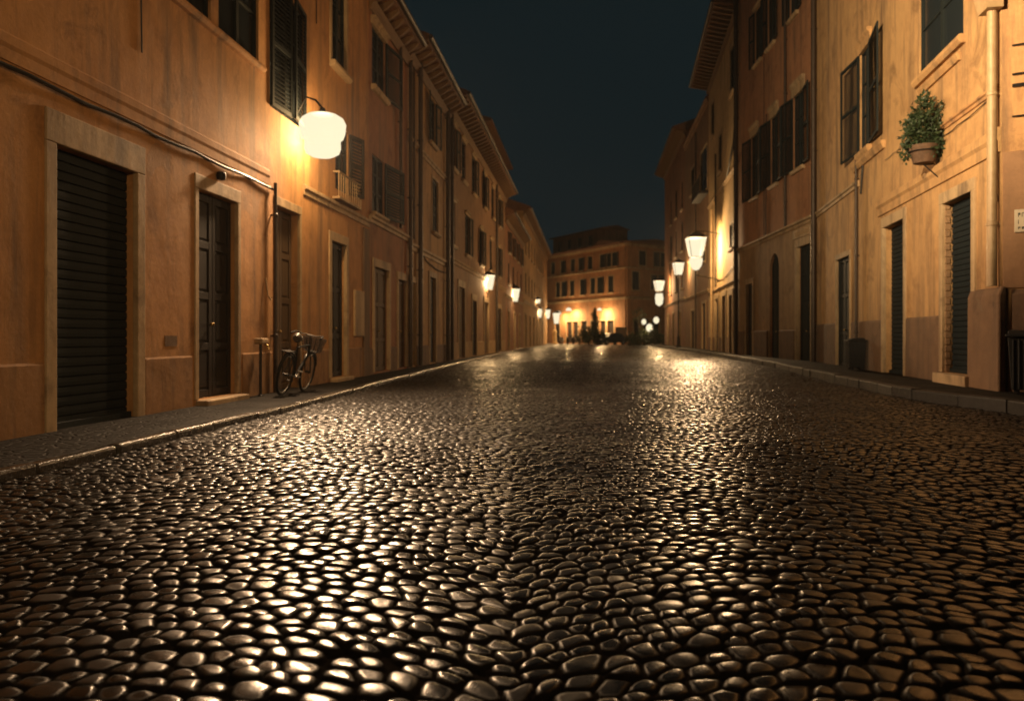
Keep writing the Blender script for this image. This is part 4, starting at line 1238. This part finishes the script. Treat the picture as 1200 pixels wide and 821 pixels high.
def scooter(loc, rz, label, paint, first=None):
    if first is not None:
        r = copy_tree(first); r.location = loc; r.rotation_euler = (0, 0, rz); r['label'] = label
        for ch in r.children:
            if ch.name.startswith('body'):
                ch.data = ch.data.copy(); ch.data.materials[0] = M[paint]
        return r
    r = thing('scooter', label, 'scooter', loc, rz, 'scooters parked at the square')
    for x in (-.6, .6):
        m = MB(); m.tube([(x + .2 * math.cos(a), 0, .25 + .2 * math.sin(a)) for a in np.linspace(0, 6.283, 21)[:-1]], .055, 8, closed=True)
        m.tube([(x, -.05, .25), (x, .05, .25)], .13, 12); m.build('wheel', 'rubber', r, smooth=True)
    m = MB()
    m.tube([(-.85, 0, .55), (-.6, 0, .62), (-.3, 0, .55), (-.1, 0, .40)], [.10, .20, .20, .12], 12)
    m.box(-.15, .35, -.15, .15, .26, .32); m.tube([(.35, 0, .28), (.48, 0, .6), (.46, 0, .95)], [.17, .19, .12], 10)
    m.tube([(.40, 0, .5), (.6, 0, .52), (.78, 0, .4)], [.08, .12, .05], 8)
    m.build('body', paint, r, smooth=True)
    MB().tube([(-.82, 0, .78), (-.6, 0, .80), (-.3, 0, .79), (-.08, 0, .76)], [.07, .13, .13, .08], 10).build('seat', 'rubber', r, smooth=True)
    m = MB().tube([(.34, -.34, 1.06), (.44, -.15, 1.04), (.46, 0, 1.0), (.44, .15, 1.04), (.34, .34, 1.06)], .022, 6).tube([(.46, 0, 1.0), (.52, 0, .7), (.6, 0, .25)], .03, 8)
    m.build('handlebar', 'iron', r, smooth=True)
    MB().lathe((.55, 0, .98), [(.02, -.08), (.08, -.05), (.09, 0), (.08, .05), (.02, .08)], 12).build('headlight', 'car_light', r, smooth=True)
    MB().tube([(.44, -.15, 1.04), (.42, -.28, 1.25)], .01, 5).tube([(.44, .15, 1.04), (.42, .28, 1.25)], .01, 5).lathe((.42, -.28, 1.25), [(.01, 0), (.06, .03), (.06, .09), (.01, .12)], 10).lathe((.42, .28, 1.25), [(.01, 0), (.06, .03), (.06, .09), (.01, .12)], 10).build('mirror', 'steel', r)
    return r
sc0 = None
for px, Y, rz_, lab, paint in ((658, 104, -1.9, 'pale scooter, leftmost of the parked row at the square', 'white_paint'), (665.5, 103, -1.7, 'dark scooter, second from the left in the parked row', 'car'),
                               (672, 102, -1.8, 'dark scooter near the sconces, third in the parked row', 'car'), (679, 101.5, -1.6, 'pale scooter beside the big shrub at the square', 'white_paint')):
    p = at_px(px, 400, Y)
    x = scooter((p.x, Y, 0.02), rz_, lab, paint, sc0); sc0 = sc0 or x

def shrub(px, Y, w_, h_, label, seed, n=900):
    p = at_px(px, 400, Y); rg = random.Random(seed)
    r = thing('shrub', label, 'shrub', (p.x, Y, 0), group='shrubs at the square')
    m = MB()
    for k in range(5):
        ox, oy = rg.uniform(-.35, .35) * w_, rg.uniform(-.3, .3) * w_
        hh = h_ * rg.uniform(.55, .95)
        m.add(*leaves((ox, oy, hh * .55), (w_ * .32, w_ * .3, hh * .5), n // 5, .24, rg, 0, .3), raw=True)
    m.build('foliage', 'leaf_dark', r, recalc=False)
    m = MB()
    for k in range(6): m.tube([(rg.uniform(-.15, .15), rg.uniform(-.1, .1), 0), (rg.uniform(-.5, .5) * w_ * .6, rg.uniform(-.3, .3) * w_, h_ * .6)], [.05, .02], 6)
    m.build('stems', 'bark', r)
shrub(690, 98, 2.4, 2.6, 'big dark rounded shrub left of the cypress at the square', 1, 1500)
shrub(703, 99, 2.2, 2.1, 'dark shrub right of the cypress at the square', 2, 1200)
shrub(744, 96, 2.0, 1.7, 'low dark shrub left of the globe lamp at the square', 3)
shrub(755, 95, 2.0, 2.6, 'taller dark shrub around the globe lamp post', 4)
shrub(768, 93, 1.8, 2.0, 'dark shrub right of the globe lamp near the right row', 5)
p = at_px(697, 400, 100.0); rg = random.Random(77)
r = thing('cypress_tree', 'slim dark pointed cypress before the lit palazzo ground floor', 'tree', (p.x, 100.0, 0))
m = MB()
for k in range(9):
    f = k / 8; m.add(*leaves((rg.uniform(-.1, .1), rg.uniform(-.1, .1), .9 + f * 3.2), (.62 * (1 - f) ** .7 + .12, .62 * (1 - f) ** .7 + .12, .4), 150, .2, rg, -.5, .3), raw=True)
m.build('crown', 'leaf_dark', r, recalc=False)
MB().tube([(0, 0, 0), (0, 0, 2), (0, 0, 3.8)], [.14, .10, .03], 8).build('trunk', 'bark', r, smooth=True)
# thin young tree by the globes
p = at_px(749, 400, 95.0)
r = thing('young_tree', 'thin sparse young tree left of the globe lamp at the square', 'tree', (p.x, 95.2, 0))
m = MB().tube([(0, 0, 0), (.05, 0, 1.6), (-.05, 0, 3.0), (.1, 0, 4.1)], [.07, .055, .04, .015], 8)
for a in range(6): m.tube([(0, 0, 2.0 + a * .3), (.55 * math.cos(a * 2.2), .5 * math.sin(a * 2.2), 2.7 + a * .28)], [.025, .01], 5)
m.build('trunk', 'bark', r, smooth=True)
m = MB()
for a in range(6): m.add(*leaves((.55 * math.cos(a * 2.2), .5 * math.sin(a * 2.2), 2.75 + a * .28), (.35, .35, .28), 55, .17, rg, 0, .2), raw=True)
m.build('crown', 'leaf_dark', r, recalc=False)

p = at_px(728, 400, 101.0)
r = thing('notice_board', 'dark topped notice board standing before the bright palazzo wall', 'sign board', (p.x, 101.0, 0))
MB().box(-.62, .62, -.05, .05, .7, 2.05).build('board', 'old_door', r, bevel=.02)
MB().box(-.72, .72, -.12, .12, 2.05, 2.2).build('roof', 'iron', r, bevel=.02)
for sx in (-.66, .66): MB().box(sx - .05, sx + .05, -.05, .05, 0, 2.05).build('leg', 'iron', r)

def car(loc, rz, label):
    r = thing('parked_car', label, 'car', loc, rz)
    prof = [(-2.0, .35), (-2.05, .62), (-1.98, .86), (-1.55, .93), (-1.2, 1.30), (-.9, 1.43), (.2, 1.45), (.55, 1.36), (1.0, .96), (1.7, .85), (1.98, .70), (2.02, .45), (1.95, .30), (-1.9, .28)]
    m = MB(); ring = []
    m.prism_n(prof, -.80, .80); m.build('body', 'car', r, bevel=.09, smooth=True)
    m = MB()
    for y in (-.802, .802):
        sgn = 1 if y > 0 else -1
        for q in ([(-1.12, .95), (-.86, 1.36), (-.30, 1.385), (-.30, .95)], [(-.22, .95), (-.22, 1.385), (.2, 1.38), (.5, 1.29), (.80, .95)]):
            m.prism_n(q, y - .02 * sgn, y + .006 * sgn)
    m.build('side_window', 'glass', r)
    for x in (-1.25, 1.28):
        for y in (-.78, .78):
            wv = MB().tube([(x, y - .1, .31), (x, y + .1, .31)], .31, 20).build('wheel', 'rubber', r, smooth=True)
            MB().tube([(x, y - .108, .31), (x, y + .108, .31)], .19, 14).build('rim', 'steel', wv, smooth=True)
    for y in (-.58, .58):
        MB().box(1.955, 2.03, y - .17, y + .17, .60, .74).build('headlight', 'car_light', r, bevel=.02)
        MB().box(-2.06, -1.99, y - .16, y + .16, .66, .80).build('tail_light', 'terracotta_pot', r, bevel=.02)
    return r
p = at_px(716, 400, 99.0)
car((p.x, 99.0, .02), -2.6, 'dark parked car between the shrub and the notice board at the square')

# ------------------------------------------------------------------ haze volume added for halos round the lamps and lifted blacks
HAZE = 0.0004
m = bpy.data.materials.new('added glow haze'); m.use_nodes = True
t_ = m.node_tree; t_.nodes.clear()
o_ = t_.nodes.new('ShaderNodeOutputMaterial'); v_ = t_.nodes.new('ShaderNodeVolumePrincipled')
v_.inputs['Color'].default_value = (.9, .92, .95, 1); v_.inputs['Density'].default_value = HAZE; v_.inputs['Anisotropy'].default_value = .35
t_.links.new(v_.outputs[0], o_.inputs['Volume'])
if HAZE:
    o = MB().box(-905, 905, -905, 905, -1.2, 24).build('haze', m); o['kind'] = 'stuff'
scene.cycles.volume_bounces = 0
